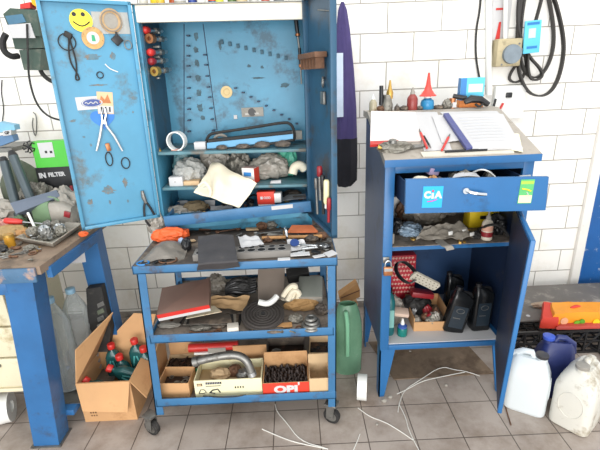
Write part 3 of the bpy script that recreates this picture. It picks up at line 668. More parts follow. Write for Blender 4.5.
for i, (px, py, w, h, mm, lab) in enumerate(((3, 233, .09, .07, mat('pink_film', 'c48a80', .35, 0, .3, 12, 'e0d8d0', .3, 9, .5, 30), 'pinkish plastic bag at the far left of the bench under the screwdriver'), (24, 238, .08, .05, m_wood, 'tan lump between the yellow bag and the metal tray'), (16, 230, .08, .06, m_film, 'clear bag behind the red screwdriver'), (1, 252, .06, .035, m_black, 'dark lump at the front left edge of the bench'), (30, 249, .05, .02, m_clip, 'grey clip part just left of the metal tray'), (22, 228, .06, .07, m_sage, 'dusty green lump left of the white rod'), (84, 236, .04, .025, m_orange, 'small orange lump at the right end of the bench'))):
    solo(MB().blob(bt(px, py), (w, w*.7, h), .3, 3, 260+i, 3, ridge=True), 'bench_scrap', lab, 'scrap', mm)
# row of small parts on the bench edge
for i, (px, py) in enumerate([(4, 248), (10, 252), (16, 250), (22, 254), (28, 251), (33, 254), (38, 250), (6, 256), (14, 258), (3, 242), (19, 245)]):
    k = (0, 3, 2, 1)[i % 4]; fitting(bt(px, py), .013+.003*(i % 3), k, (m_dsteel, m_clip, m_rust)[i % 3], 'small dull %s loose on the worn bench edge left of the tray' % names[k], names[k]+'s on the bench edge')
sd = thing('screwdriver', 'screwdriver with a thick red handle on the left of the bench', 'screwdriver', bt(14, 234))
p0, p1 = aY(4, 220.5, 1.93), aY(22, 222, 1.95); d = (p1-p0).normalized()
MB().lathe([(.010, 0), (.015, .008), (.015, .06), (.010, .075)], p0, d, 12).build('handle', m_red, sd); MB().cyl(p0+d*.075, p0+d*.16, .004, seg=8).build('shaft', m_steel, sd)
b = MB().blob(bt(12, 238), (.17, .09, .07), .2, 3, 31, 4); solo(b, 'yellow_bag', 'yellowish plastic bag of small parts under the red screwdriver', 'bag', mat('ochre_film', 'a88a58', .4, 0, .35, 14, '6a4f3a', .3, 20, .4, 40))
b = MB(); p = bt(11, 246); b.cyl(p, p+V((0, 0, .045)), .021, m=mat('amber', 'c08a28', .3, 0, .2, 10)); b.cyl(p+V((0, 0, .045)), p+V((0, 0, .056)), .022, m=m_brass); solo(b, 'amber_jar', 'small amber jar with brass lid near the front of the bench', 'jar', m_brass)
p0, p1 = aY(28, 213, 1.96), aY(35, 228, 1.9); solo(MB().cyl(p0, p1, .006), 'white_rod', 'short white plastic rod leaning by the green canister', 'rod', m_plastwhite)
p0, p1 = aY(71, 186, 2.15), aY(80, 232, 2.03); t = thing('pencil_brush', 'thin white and red stick leaning at the right end of the bench', 'stick', p1)
MB().cyl(lerp(p0, p1, .12), p1, .0045).build('shaft', m_plastwhite, t); MB().cyl(p0, lerp(p0, p1, .12), .007).build('red_tip', m_crimson, t)
# folded paper under the bench rail
solo(MB().prism([aY(66, 258, 1.95), aY(84, 249, 1.98), aY(86, 262, 1.98), aY(70, 264, 1.95)], (0, .05, .0), m=None), 'paper_bundle', 'white paper bundle on the drawer cabinet under the bench rail', 'paper', m_paper)
# ------------------------------------------------------------------ under the bench
m_pet = mat('pet_bottle', 'e2e6e6', .08, 0, .05, 10, bump=.7, bs=24, trans=.84)
m_cap = mat('cap_blue', '9cc4dc', .4)
def pet(px, py, cx, cy, r, lab):
    base = aZ(px, py, .123); top = aY(cx, cy, base.y); h = top.z-.123
    t = thing('water_bottle', lab, 'bottle', base, 'empty clear water bottles'); prof = [(r*.7, 0), (r*.97, .012)]
    n = 9
    for i in range(n): z = .03+(h*.66-.03)*i/(n-1); prof += [(r, z), (r*.94, z+h*.028)]
    prof += [(r*.98, h*.70), (r*.8, h*.80), (r*.45, h*.90), (.022, h*.93), (.02, h*.955)]
    MB().lathe(prof, base, seg=22).build('bottle_body', m_pet, t)
    MB().lathe([(.021, h*.945), (.023, h*.95), (.023, h*.995), (.019, h)], base, seg=14).build('bottle_cap', m_cap, t)
pet(72, 386, 56, 297, .062, 'clear ribbed water bottle with pale cap, nearest the bench leg')
pet(90, 371, 70, 288, .066, 'larger clear ribbed water bottle with pale cap, nearest the cardboard box')
pet(58, 378, 45, 314, .05, 'clear water bottle mostly hidden behind the bench leg')
solo(MB().bx(-1.285, -.995, 1.70, 1.985, .1195, .123), 'shelf_board', 'thin grey board lying on the lower rails of the workbench', 'board', m_dsteel)
bp = thing('black_canister', 'black plastic canister with striped label leaning behind the water bottles', 'canister', aY(100, 345, 1.9))
P = [aY(86, 289, 1.93), aY(101, 287, 1.93), aY(111, 330, 1.93), aY(108, 352, 1.93), aY(90, 352, 1.93)]
MB().prism(P, (0, .045, 0)).build('body', m_rubber, bp)
for k, mm in ((304, m_dsteel), (311, m_olive), (318, m_dsteel), (325, m_rag)):
    MB().prism([aY(97, k, 1.929), aY(103, k-3, 1.929), aY(104.5, k+1, 1.929), aY(98, k+4, 1.929)], (0, -.001, 0)).build('label_stripe', mm, bp)
rl = MB(); c = aZ(4, 428, 0); rl.ringl([(.03, -.05), (.075, -.05), (.075, .05), (.03, .05)], c+V((-.03, .05, .075)), (1, .35, 0)); solo(rl, 'white_roll', 'white plastic roll on the floor under the cream drawer cabinet', 'roll', m_plastwhite)
# ------------------------------------------------------------------ cardboard box with oil bottles
bxT = thing('cardboard_box', 'open brown cardboard box of red-capped bottles standing on the floor', 'box', (-.965, 1.83, 0))
B0, B1, BY0, BY1, BH = -1.098, -.838, 1.705, 1.962, .235
b = MB(); t = .005
b.bx(B0, B1, BY0, BY0+t, 0, BH); b.bx(B0, B1, BY1-t, BY1, 0, BH); b.bx(B0, B0+t, BY0+t, BY1-t, 0, BH); b.bx(B1-t, B1, BY0+t, BY1-t, 0, BH); b.bx(B0+t, B1-t, BY0+t, BY1-t, 0, t)
b.build('box_body', m_cardb, bxT)
def flap(pts, off=.004): 
    P = [V(p) for p in pts]; n = (P[1]-P[0]).cross(P[2]-P[0]).normalized()
    return MB().prism(P, n*off).build('flap', m_cardb, bxT)
flap([(B0, BY0, BH), (B1, BY0, BH), aY(128, 412, BY0-.035), aY(83, 411, BY0-.035)], -.004)
flap([(B0, BY0, BH), (B0, BY1, BH), aY(112.5, 312, BY1-.02), aY(75, 350, BY0+.02)])
flap([(B0, BY1, BH), (B1, BY1, BH), aY(156, 314, BY1+.05), aY(134, 313, BY1+.05)])
flap([(B1, BY0, BH), (B1, BY1, BH), (B1+.08, BY1+.02, .19), (B1+.075, BY0-.02, .15)])
b = MB(); M = frame((B0+.05, BY0-.0006, .048), (1, 0, 0), (0, 0, 1))
for i in range(3): b.box((-.012+.012*i, .008, 0), (.007, .009, .001), M=M); b.box((-.010+.012*i, -.01, 0), (.006, .008, .001), M=M)
b.build('print_mark', mat('print_brown', '6a4a30'), bxT)
m_oilb = mat('dark_teal_plastic', '1c5050', .25, 0, .12, 12); m_stripe = mat('label_teal', '4d9c9a', .4)
def oilbottle(cap, down, lab, ln=.18, cr=.0195, Y=None):
    cap = V(cap); d = V(down).normalized(); t = thing('oil_bottle', lab, 'bottle', cap+d*ln, 'red capped bottles in the cardboard box')
    M = frame(cap, d.cross(V((0, 1, .01))), (0, 1, .01)); q = M.to_3x3(); ax = q@V((0, 0, 1))
    if ax.dot(d) < 0: M = M @ Matrix.Rotation(math.pi, 4, 'X')
    secs = [rrect(w, dd, r, z) for w, dd, r, z in ((.022, .022, .011, .018), (.024, .024, .012, .030), (.055, .045, .018, .045), (.074, .052, .018, .07), (.076, .054, .016, ln*.98), (.066, .048, .016, ln))]
    MB().loft(secs, M=M).build('bottle_body', m_oilb, t)
    MB().lathe([(cr*.9, -.008), (cr, -.005), (cr, .017), (cr*.92, .02)], (0, 0, 0), (0, 0, 1), 14, M=M).build('bottle_cap', m_red, t)
    b = MB(); 
    for sx in (-1, 1): b.box((sx*.012, sx*.0, .11), (.008, .0560, .06), (0, sx*12, 0), .001, M=M)
    b.build('label_stripe', m_stripe, t)
for (px, py, Z, dn, lab) in (
    (111, 345, .30, (-.02, .1, -1), 'upright red-capped bottle at the back left inside the cardboard box'),
    (134, 340, .325, (.03, -.05, -1), 'tallest red-capped bottle at the back right inside the cardboard box'),
    (119, 356, .255, (.1, .0, -1), 'red-capped bottle in the middle of the cardboard box'),
    (108.5, 368, .225, (.9, .25, -.45), 'red-capped bottle lying sideways in front of the middle bottle'),
    (85, 380, .215, (.55, .6, -.5), 'red-capped bottle lying in the front left corner of the box'),
    (143, 348, .28, (.03, .1, -1), 'red-capped bottle half hidden behind the trolley post')):
    oilbottle(aZ(px, py, Z), dn, lab)
# ------------------------------------------------------------------ things on the left cabinet door
M = ldM(81, 20.5, .003); s = S(M.translation)
sm = thing('smiley_disc', 'yellow smiling face disc stuck at the top of the open blue door', 'disc', M.translation)
MB().cyl((0, 0, 0), (0, 0, .003), 10.5*s, seg=30, M=M).build('disc', mat('smiley_yellow', 'f2dc3c', .5, 0, .04, 8), sm)
b = MB()
for sx in (-1, 1): b.lathe([(.008, .003), (.008, .004)], (sx*.016-.006, .022, 0), seg=12, M=M @ Matrix.Diagonal((1, 1, 1, 1)))
b.tube([(-.03+.01*i, -.004-.016*math.sin(math.pi*i/6), .0035) for i in range(7)], .0025, 6, M=M); b.build('face', m_black, sm)
M = ldM(111, 21, .004); s = S(M.translation)
b = MB(); b.ringl([(7*s, 0), (11*s, 0), (11*s, .004), (7*s, .004)], M=M @ Matrix.Diagonal((.95, 1.05, 1, 1)), m=mat('gasket_tan', 'b99a72', .5, .3, .3, 20)); b.ringl([(9*s, .004), (9.8*s, .004), (9.8*s, .008), (9*s, .008)], M=M, m=m_dsteel)
b.cyl((0, 0, .0), (0, 0, .002), 7*s, m=m_rag, M=M)
solo(b, 'ring_gasket', 'large tan ring gasket in a clear bag at the top of the blue door', 'gasket', m_rag)
b = MB(); M = ldM(113, 22, .002); b.bx(-21*s*.9, 15*s, -11*s, 9*s, 0, .0015, M=M); solo(b, 'gasket_bag', 'cloudy clear plastic pouch taped behind the large tan gasket', 'pouch', m_film2)
M = ldM(93, 38, .004)
cd = thing('clock_disc', 'small tan patterned disc with pale centre below the smiling face', 'disc', M.translation)
MB().cyl((0, 0, 0), (0, 0, .003), 10.3*s, seg=30, M=M).build('rim_disc', mat('disc_tan', 'c99d62', .5, .1, .3, 40, '7a5a30', .3, 60), cd)
MB().cyl((0, 0, .003), (0, 0, .0038), 5.8*s, seg=24, M=M).build('pale_centre', m_paper, cd)
MB().prism([(-.004, .012, .0038), (.006, .010, .0038), (.008, -.012, .0038), (-.006, -.012, .0038)], (0, 0, .001), M=M).build('green_print', m_green, cd)
# cable with ring
M = ldM(67, 42, .004)
b = MB(); b.torus((0, 0, .003), 7.5*s, .0022, seg=30, M=M); solo(b, 'cable_ring', 'thin black ring hanging on the left of the blue door', 'ring', m_rubber)
b = MB(); P = [(67, 33), (69, 40), (68.5, 52), (71, 64), (77, 73), (80, 80), (75, 80), (77, 70), (75.5, 58), (71, 44), (69, 36)]
b.tube([onl(x, y, .008) for x, y in P], .0032, 7, smooth=2); q = onl(68, 35, .01); b.box(q, (.03, .012, .022), (0, 30, 0), .003); solo(b, 'test_lead', 'looped black cable with clip hanging on the blue door', 'cable', m_rubber)
for i, (px, py, R_, lab) in enumerate(((128, 45, 4.3, 'small grey ring hung at the right of the blue door'), (100, 75, 3., 'tiny black ring hung in the middle of the blue door'))):
    b = MB(); b.torus((0, 0, .003), R_*s, .0022, seg=22, M=ldM(px, py, .003), sx=.8 if i == 0 else 1); solo(b, 'hung_ring', lab, 'ring', (m_dsteel, m_black)[i])
b = MB(); M = ldM(117, 40, .003); b.box((0, 0, .006), (.036, .036, .012), (0, 0, 40), .003, M=M); b.cyl((0, .014, .01), (0, .03, .01), .004, M=M); solo(b, 'magnet_clip', 'small black square clip on the upper right of the blue door', 'clip', m_black)
b = MB(); b.tube([onl(105, 64, .004), onl(110, 69, .004), onl(118, 72, .004)], .0022, 6, smooth=2); solo(b, 'white_wire', 'short curved white wire stuck on the blue door', 'wire', m_plastwhite)
# stickers, part of the door
M = ldM(90, 103, .0025); b = MB(); 
M2 = M @ Matrix.Rotation(math.radians(1), 4, 'Z')
b.bx(-.052, .066, -.026, .026, 0, .0008, m=m_paper, M=M2)
b.cyl((.004, 0, .0008), (.004, 0, .0014), .02, seg=30, m=mat('oval_blue', '3c4f8c', .4), M=M2 @ Matrix.Diagonal((2.1, .85, 1, 1)))
b.torus((.004, 0, .0016), .018, .0012, seg=30, m=m_paper, M=M2 @ Matrix.Diagonal((2.1, .85, 1, 1)), rs=5)
b.tube([(-.02+.0062*i, .005*math.sin(i*2.1), .0018) for i in range(9)], .002, 5, m=m_paper, M=M2, smooth=1); b.build('sticker', m_paper, LD)
M = ldM(105, 103, .0028) @ Matrix.Rotation(math.radians(-6), 4, 'Z'); b = MB(); b.bx(-.03, .032, -.045, .045, 0, .0008, m=mat('flame_sticker', 'd9b48c', .5), M=M)
b.prism([(-.022, .0, .001), (-.014, .03, .001), (.0, .014, .001), (.012, .036, .001), (.024, .0, .001)], (0, 0, .0006), m=m_copper, M=M); b.bx(-.028, .03, -.042, -.012, .0008, .0013, m=m_paper, M=M)
for i in range(3): b.bx(-.018+.016*i, -.012+.016*i, -.036, -.016, .0013, .0016, m=m_black, M=M)
b.build('sticker', m_paper, LD)
M = ldM(103, 119, .0026); b = MB(); pts = []
for i in range(28):
    a = 2*math.pi*i/28; pts.append((.0032*16*math.sin(a)**3*.95, .0029*(13*math.cos(a)-5*math.cos(2*a)-2*math.cos(3*a)-math.cos(4*a)), 0))
b.prism(pts, (0, 0, .0008), m=mat('heart_blue', '2f78c4', .4), M=M); b.build('heart_sticker', m_bluecard, LD)
# stains are worn patches of the paint
m_stain = mat('rust_stain', '587886', .7, 0, .3, 30, '7d6a56', .4, 40)
for px, py, w, h, sd_ in ((92, 57, .075, .032, 1), (113, 56, .03, .04, 2), (134, 98, .03, .022, 3), (73, 121, .028, .014, 4), (84, 137, .014, .01, 5), (91, 145, .01, .016, 6), (133, 112, .008, .012, 7), (108, 190, .06, .05, 8), (88, 182, .02, .03, 9), (125, 182, .026, .05, 10), (110, 202, .012, .022, 12), (128, 201, .012, .02, 13), (90, 202, .03, .03, 14), (100, 85, .09, .008, 15)):
    M = ldM(px, py, .0016); r = random.Random(sd_); pts = []
    for i in range(26):
        a = 2*math.pi*i/26; k = .55+.45*abs(noise.noise(V((math.cos(a)*2.2+sd_*3, math.sin(a)*2.2, 0))))*2; pts.append((w*.55*k*math.cos(a), h*.55*k*math.sin(a), 0))
    MB().prism(pts, (0, 0, .0003), M=M).build('paint_wear', m_stain, LD)
# circlip pliers with white handles
M = ldM(104, 122, .01)
cp = thing('circlip_pliers', 'pliers with long pale handles hanging open on the heart sticker', 'pliers', onl(108, 150, .01))
for sx, e in ((-1, (96.5, 151)), (1, (122.5, 151))):
    P = [onl(104+sx*1.5, 120, .012), onl(104+sx*2.5, 126, .012), onl(104+(e[0]-104)*.55, 136, .012), onl(*e, .012)]
    MB().tube(P, [.004, .005, .0055, .004], 8).build('handle', mat('pale_steel', 'c4c6c6', .35, .4, .08, 20), cp)
    MB().tube([onl(104-sx*1, 123, .013), onl(104-sx*2.2, 114, .013), onl(104-sx*.8, 108, .013)], [.006, .005, .0025], 7).build('jaw', m_chrome, cp)
MB().cyl(onl(104, 122, .006), onl(104, 122, .02), .008).build('pivot', m_chrome, cp)
# lower hung bits
b = MB(); b.torus((0, 0, .003), 5.4*s, .0024, seg=24, sx=.62, sy=1.35, M=ldM(109, 159, .003)); solo(b, 'wire_loop', 'long black wire loop hung below the pale-handled pliers', 'loop', m_rubber)
b = MB(); b.torus((0, 0, .003), 5*s, .0024, seg=24, sx=.85, sy=1.2, M=ldM(125.5, 163, .003)); solo(b, 'wire_loop', 'round black wire loop at the lower right of the blue door', 'loop', m_rubber)
b = MB(); M = ldM(108, 147, .003); b.box((0, 0, .005), (.018, .035, .01), (0, 0, 5), .003, M=M); solo(b, 'copper_clip', 'small copper clip holding the long wire loop on the door', 'clip', m_copper)
pp = thing('combination_pliers', 'black pliers hanging by the lower hinge corner of the blue door', 'pliers', onl(147, 220, .01))
MB().tube([onl(142, 191, .012), onl(143.5, 197, .012), onl(146, 203, .012)], [.007, .011, .008], 8).build('jaw', m_dsteel, pp)
MB().tube([onl(145, 202, .012), onl(143.8, 208, .012), onl(145, 220, .012), onl(150, 226, .012)], .0055, 8, smooth=1).build('handle', m_black, pp)
MB().tube([onl(146, 202, .012), onl(150, 207, .012), onl(155, 216, .012), onl(155.5, 222, .012)], .0055, 8, smooth=1).build('handle', m_black, pp)
# ------------------------------------------------------------------ right door, inside
P0 = onr(309, 62, .0); P1 = onr(330, 60, .0)
rk = MB(); a, c = onr(308, 52, .002), onr(329, 49, .002); z0 = onr(318, 72, .002).z; dirx = (c-a); dirx.z = 0; Lr = dirx.length; dx = dirx.normalized()
nn = rn if rn.dot(V((-1, 0, 0))) > 0 else -rn
Mr = Matrix(((dx.x, nn.x, 0, a.x), (dx.y, nn.y, 0, a.y), (0, 0, 1, 0), (0, 0, 0, 1)))
zt = a.z-.01
rk.bx(.01, Lr*.92, .0, .05, zt-.02, zt, .002, m=m_rust)
for i in range(6): rk.bx(.015+i*Lr*.15, .022+i*Lr*.15, .004, .04, zt-.06, zt-.02, m=m_rust)
rk.bm.transform(Mr); bmesh.ops.recalc_face_normals(rk.bm, faces=rk.bm.faces); rk.build('tool_rack', m_rust, RD)
p = onr(323, 98, .006); lk = thing('cupboard_lock', 'small steel clasp hanging on the inside of the right cabinet door', 'clasp', p-V((0, 0, .04)))
MB().box(p, (.012, .045, .05), (0, 0, 14), .004).build('plate', m_dsteel, lk); MB().torus(p+V((0, 0, .06)), .018, .004, (1, 0, 0)).build('loop', m_dsteel, lk)
MB().tube([onr(318, 10, .004), onr(324, 10.5, .012), onr(330, 11, .004)], .003, 6).build('wire_bar', m_dsteel, RD)
# bundle of tools hanging at the bottom of the right door
def hang(px0, py0, px1, py1, r, m, nm, lab, cat, cap=None, capl=.2, off=.03):
    p0, p1 = onr(px0, py0, off), onr(px1, py1, off); t = thing(nm, lab, cat, p1)
    MB().cyl(lerp(p0, p1, capl), p1, r, seg=10).build('shaft', m, t)
    MB().lathe([(r*1.1, 0), (r*1.5, .006), (r*1.6, (p1-p0).length*capl*.9), (r*1.2, (p1-p0).length*capl)], p0, p1-p0, 12).build('handle', cap or m, t)
hang(319.5, 166, 320.5, 200, .008, m_dsteel, 'screwdriver', 'red-topped screwdriver hanging inside the right cabinet door', 'screwdriver', m_crimson, .3, .03)
hang(326.5, 180, 326.5, 208, .008, m_plastwhite, 'scraper', 'tool with a long pale yellow handle inside the right door', 'scraper', mat('pale_yellow', 'e6dcae', .4), .85, .03)
hang(316, 178, 317.5, 214, .006, m_dsteel, 'steel_punch', 'dull steel rod tool hanging left of the red-topped screwdriver', 'rod', m_dsteel, .3, .02)
hang(322.5, 175, 323.5, 214, .007, m_rubber, 'file', 'black tool hanging between the red-topped and pale-handled tools', 'tool', m_black, .4, .03)
hang(329, 198, 328.5, 222, .006, m_crimson, 'marking_pencil', 'dark red rod hanging low inside the right cabinet door', 'rod', m_crimson, .5, .03)
# ------------------------------------------------------------------ things inside the upper cabinet
SH1, SH2 = 1.279, 1.108
def pxbox(px0, px1, py0, py1, Y, dp, m, mb=None, bev=.002, z0=None):
    a, c = aY(px0, py1, Y), aY(px1, py0, Y); return (mb or MB()).bx(a.x, c.x, Y, Y+dp, a.z if z0 is None else z0, c.z, bev, m)
# tools stuck in the left side
for i, (px, py, col, lab) in enumerate(((144.5, 30, m_red, 'bright red ball-ended tool handle, topmost in the cabinet side rack'), (149, 38.5, m_copper, 'copper-ringed tool end just below the topmost red one'), (149.5, 52.5, m_red, 'second red ball-ended tool handle in the cabinet side rack'), (150.5, 61.5, m_crimson, 'dark red tool handle below the second red one'), (154, 71.5, m_brass, 'brass-ringed tool end, lowest in the cabinet side rack'))):
    p = aY(px, py, 2.02); s = S(p); t = thing('socket_driver', lab, 'tool', p-V((0, 0, 4*s)), 'tools in the side rack')
    if i in (1, 4): MB().ringl([(2.1*s, 0), (4.6*s, 0), (4.6*s, .03), (2.1*s, .03)], p, (.25, 1, .05), 18).build('handle', col, t); MB().cyl(p+V((0, .012, 0)), p+V((.01, .03, .0)), 2.6*s).build('socket', m_rust, t)
    else: MB().lathe([(1.5*s, -.008), (3.*s, -.004), (3.8*s, .006), (3.5*s, .022), (2.6*s, .034)], p, (.25, 1, .05), 16).build('handle', col, t)
    MB().cyl(p+V((.004, .03, .0)), p+V((.03, .16, .01)), 2.*s, seg=10).build('shaft', m_steel, t); MB().cyl(p+V((.018, .09, .004)), p+V((.024, .12, .006)), 3.2*s, seg=6).build('collar', m_dsteel, t)
for i, y in enumerate((33, 47, 57, 68, 78)):
    p = aY(158, y, 2.14); MB().bx(KX0+.024, p.x+.012, 2.12, 2.15, p.z-.005, p.z+.005, .001).build('rack_bar', m_dsteel, cab)
b = MB(); b.torus(aY(152, 121, 2.03), .022, .006, (0.5, 1, 0), sx=.55, sy=1.6); solo(b, 'copper_loop', 'copper loop hanging inside the cabinet on its left wall', 'loop', m_copper)
b = MB(); p = aY(156, 143, 2.03); b.cyl(p, p+V((.012, 0, -.04)), .006, .009); solo(b, 'brass_fitting', 'small brass fitting hanging low on the cabinet left wall', 'fitting', m_brass)
# gold disc and plate on the back
p = aY(226.5, 92, 2.262); t = MB(); t.cyl(p, p+V((0, .004, 0)), 5.8*S(p), seg=24); t.torus(p, 3*S(p), .0015, (0, 1, 0)); solo(t, 'brass_disc', 'round gold disc hanging on the blue back panel', 'disc', mat('gold_disc', 'c0a873', .4, .1, .1, 20))
b = MB(); pxbox(242, 263, 107, 117, 2.262, .004, m_rag, b, 0); b.cyl(aY(252, 112, 2.2615), aY(252, 112, 2.26), 4*S(p), m=m_black); b.bx(*(lambda a, c: (a.x, c.x))(aY(245, 112, 2.26), aY(259, 112, 2.26)), 2.2605, 2.2615, aY(250, 115, 2.26).z, aY(250, 113, 2.26).z, m=m_dsteel); b.build('maker_plate', m_rag, cab)
b = MB(); pxbox(234, 237, 115, 119, 2.262, .004, m_paper, b, 0); b.build('sticker', m_paper, cab)
# black long tools at right
for i, (x0, y0, x1, y1, r, lab) in enumerate(((296, 20, 299.5, 50, .011, 'upper black air tool hanging at the right of the back panel'), (299.5, 48, 301.5, 84, .008, 'lower black rod hanging at the right of the back panel'))):
    p0, p1 = aY(x0, y0, 2.2), aY(x1, y1, 2.2); t = thing('air_gun', lab, 'tool', p1); MB().cyl(p0, lerp(p0, p1, .55), r, r*.8).build('grip', m_black, t); MB().cyl(lerp(p0, p1, .5), p1, r*.5).build('nozzle', m_dsteel, t); MB().cyl(lerp(p0, p1, .45), lerp(p0, p1, .52), r*1.15).build('collar', m_copper, t)
# smudges where tools hung
for i, (px, py, w, h) in enumerate(((196, 36, .03, .045), (196, 50, .03, .04), (197, 63, .03, .04), (198, 78, .034, .045), (199, 93, .034, .04), (200, 108, .036, .05), (203, 118, .03, .03), (249, 66, .025, .018), (262, 67, .02, .02), (285, 85, .06, .03), (258, 78, .08, .012), (220, 45, .02, .05))):
    p = aY(px, py, BY-.0005); r = []
    for k in range(22):
        a = 2*math.pi*k/22; q = .6+.8*abs(noise.noise(V((math.cos(a)*2+i*3, math.sin(a)*2, 0)))); r.append(p+V((w*.5*q*math.cos(a), 0, h*.5*q*math.sin(a))))
    MB().prism(r, (0, -.0003, 0)).build('grime_patch', mat('grime', '40626e', .6, 0, .3, 40, '2c4550', .4, 60), cab)
# standing ring, small box, tube-framed tray on the upper shelf
p = aY(176, 147.5, 2.03); s = S(p); c = V((p.x, 2.03, SH1+9.6*s)); rg = thing('cable_ring', 'white plastic ring standing upright on the upper shelf of the cabinet', 'ring', V((p.x, 2.03, SH1)))
MB().ringl([(8.4*s, 0), (9.6*s, 0), (9.6*s, .035), (8.4*s, .035)], c, (.2, 1, 0), 32).build('band', m_plastwhite, rg); MB().box(c+V((0, .015, -8.7*s)), (.05, .032, .006), bev=.002).build('pink_base', mat('pink_card', 'd8a596', .5), rg)
b = MB(); pxbox(195, 205, 142, 154, 2.05, .035, m_paper, b, z0=SH1); solo(b, 'small_white_box', 'small pale box standing beside the white ring on the upper shelf', 'box', mat('dull_white_card', 'c9c4ba', .6, 0, .1, 10))
fr_ = thing('tube_frame_tray', 'black tube framed blue tray leaning across the upper shelf', 'tray', aY(252, 152, 2.04))
pts = [(207, 150), (206, 141), (209, 135), (214, 133), (250, 128), (285, 122), (291, 124), (294, 130), (295, 137), (293, 141)]
MB().tube([aY(x, y, 2.10) for x, y in pts], (.007), 8, smooth=2).build('tube_frame', m_rubber, fr_)
MB().tube([aY(207, 150, 2.04), aY(245, 148, 2.04), aY(293, 140, 2.04)], .006, 8).build('front_tube', m_rubber, fr_)
b = MB(); b.prism([aY(207, 143, 2.045), aY(293, 134, 2.045), aY(293, 139.5, 2.045), aY(207, 149.5, 2.045)], (0, .006, 0)); b.build('blue_panel', mat('pale_blue_panel', '5c9cc2', .45, 0, .08, 8), fr_)
b = MB(); b.prism([aY(208, 140, 2.06), aY(292, 131, 2.06), aY(292, 134, 2.06), aY(208, 143.5, 2.06)], (0, .04, 0)); b.build('tray_rail', m_rubber, fr_)
solo(MB().torus(aY(221, 141, 2.15), .03, .008, (0, 1, .1), sx=1.1), 'metal_ring', 'pale metal ring lying behind the tube framed tray', 'ring', m_rag)
for i, (px, w, h) in enumerate(((222, .05, .02), (243, .06, .022), (262, .07, .03), (283, .07, .03))):
    p = aZ(px, 151.5, SH1) if False else V((aY(px, 151, 2.03).x, 2.022+.0, SH1)); solo(MB().blob(p+V((0, .012, 0)), (w, .025, h), .3, 3, 40+i, 3, ridge=True), 'dark_scrap', 'dark oily scrap lying in front of the tray on the upper shelf', 'scrap', m_darkmetal, 'oily scraps on the upper shelf')
b = MB(); pxbox(288, 302, 131, 140, 2.16, .05, m_rag, b); solo(b, 'grey_block', 'small grey block at the right end of the upper shelf', 'block', m_rag)
# second shelf: bags and boxes
def shelfblob(px, pyb, w, d, h, Z, Y, m, nm, lab, cat, sd, amp=.28, fr=2.6, ridge=True, sub=4, grp=None):
    p = aY(px, pyb, Y); return solo(MB().blob(V((p.x, Y+d/2, Z)), (w, d, h), amp, fr, sd, sub, ridge=ridge), nm, lab, cat, m, grp)
shelfblob(189, 188, .14, .13, .125, SH2, 2.06, m_film2, 'plastic_bag', 'cloudy plastic bag at the left of the second shelf', 'bag', 51)
shelfblob(184, 175, .10, .05, .15, SH2, 2.18, mat('teal_film', '5f8f96', .35, 0, .2, 12, bump=.4), 'plastic_bag', 'bluish plastic bag at the back left of the second shelf', 'bag', 52)
shelfblob(215, 177, .16, .06, .15, SH2, 2.17, m_film, 'plastic_bag', 'grey plastic bag behind the cream cloth bag', 'bag', 53)
shelfblob(240, 186, .11, .09, .145, SH2, 2.13, m_clip, 'parts_bag', 'bag of grey metal parts behind the small red and white box', 'bag', 54)
shelfblob(270, 186, .18, .11, .125, SH2, 2.08, m_film, 'plastic_bag', 'pale plastic bag between the red and white box and green bag', 'bag', 55)
shelfblob(288, 176, .09, .07, .16, SH2, 2.15, mat('mint_bag', '58b89c', .45, 0, .2, 14, bump=.5), 'green_bag', 'mint green plastic bag at the right of the second shelf', 'bag', 56)
b = MB(); p = aY(299, 184, 2.06); b.tube([V((p.x-.03, 2.06, SH2+.03)), V((p.x-.02, 2.07, SH2+.065)), V((p.x+.01, 2.07, SH2+.075)), V((p.x+.03, 2.08, SH2+.05))], .022, 10, smooth=2); solo(b, 'foam_strip', 'rolled white foam strip below the green bag', 'strip', m_canvas)
b = MB(); pxbox(170, 182, 177, 189, 2.02, .04, m_paper, b, z0=SH2); b.cyl(aY(175, 182, 2.0195), aY(175, 182, 2.019), .003, m=m_dsteel); solo(b, 'white_box', 'white square box at the left front of the second shelf', 'box', m_paper)
b = MB(); pxbox(183, 199, 181, 189, 2.03, .05, m_card2, b, z0=SH2); solo(b, 'card_packet', 'flat beige packet beside the white square box', 'packet', mat('beige_packet', 'b6a48c', .6, 0, .1, 10))
rb = thing('bulb_carton', 'small white and red carton on the second shelf beside the cream cloth', 'carton', aY(250, 183, 2.03)); a, c = aY(242, 183, 2.03), aY(254, 167, 2.03)
b = MB(); M = TR((a.x+.03, 2.03, SH2), 0, 0, -22); b.bx(-.03, .035, 0, .055, 0, .075, .001, m=m_white, M=M); b.bx(.0352, .0362, .001, .054, .001, .074, m=m_redcard, M=M); b.bx(-.029, .034, .001, .054, .075, .0756, m=mat('dusty_pink', 'c9a8a0', .6), M=M); b.bx(-.029, .034, -.0006, 0, .002, .02, m=m_redcard, M=M); b.build('carton', m_white, rb)
b = MB(); b.bx(-.02, .02, -.0008, -.0002, .035, .055, m=m_bluecard, M=M); b.build('print', m_bluecard, rb)
solo(MB().prism([aY(271, 182, 2.03), aY(281, 181, 2.03), aY(281, 183.2, 2.025), aY(270, 184.3, 2.025)], (0, .01, .004)), 'paper_slip', 'white paper slip at the front of the second shelf', 'paper', m_paper)
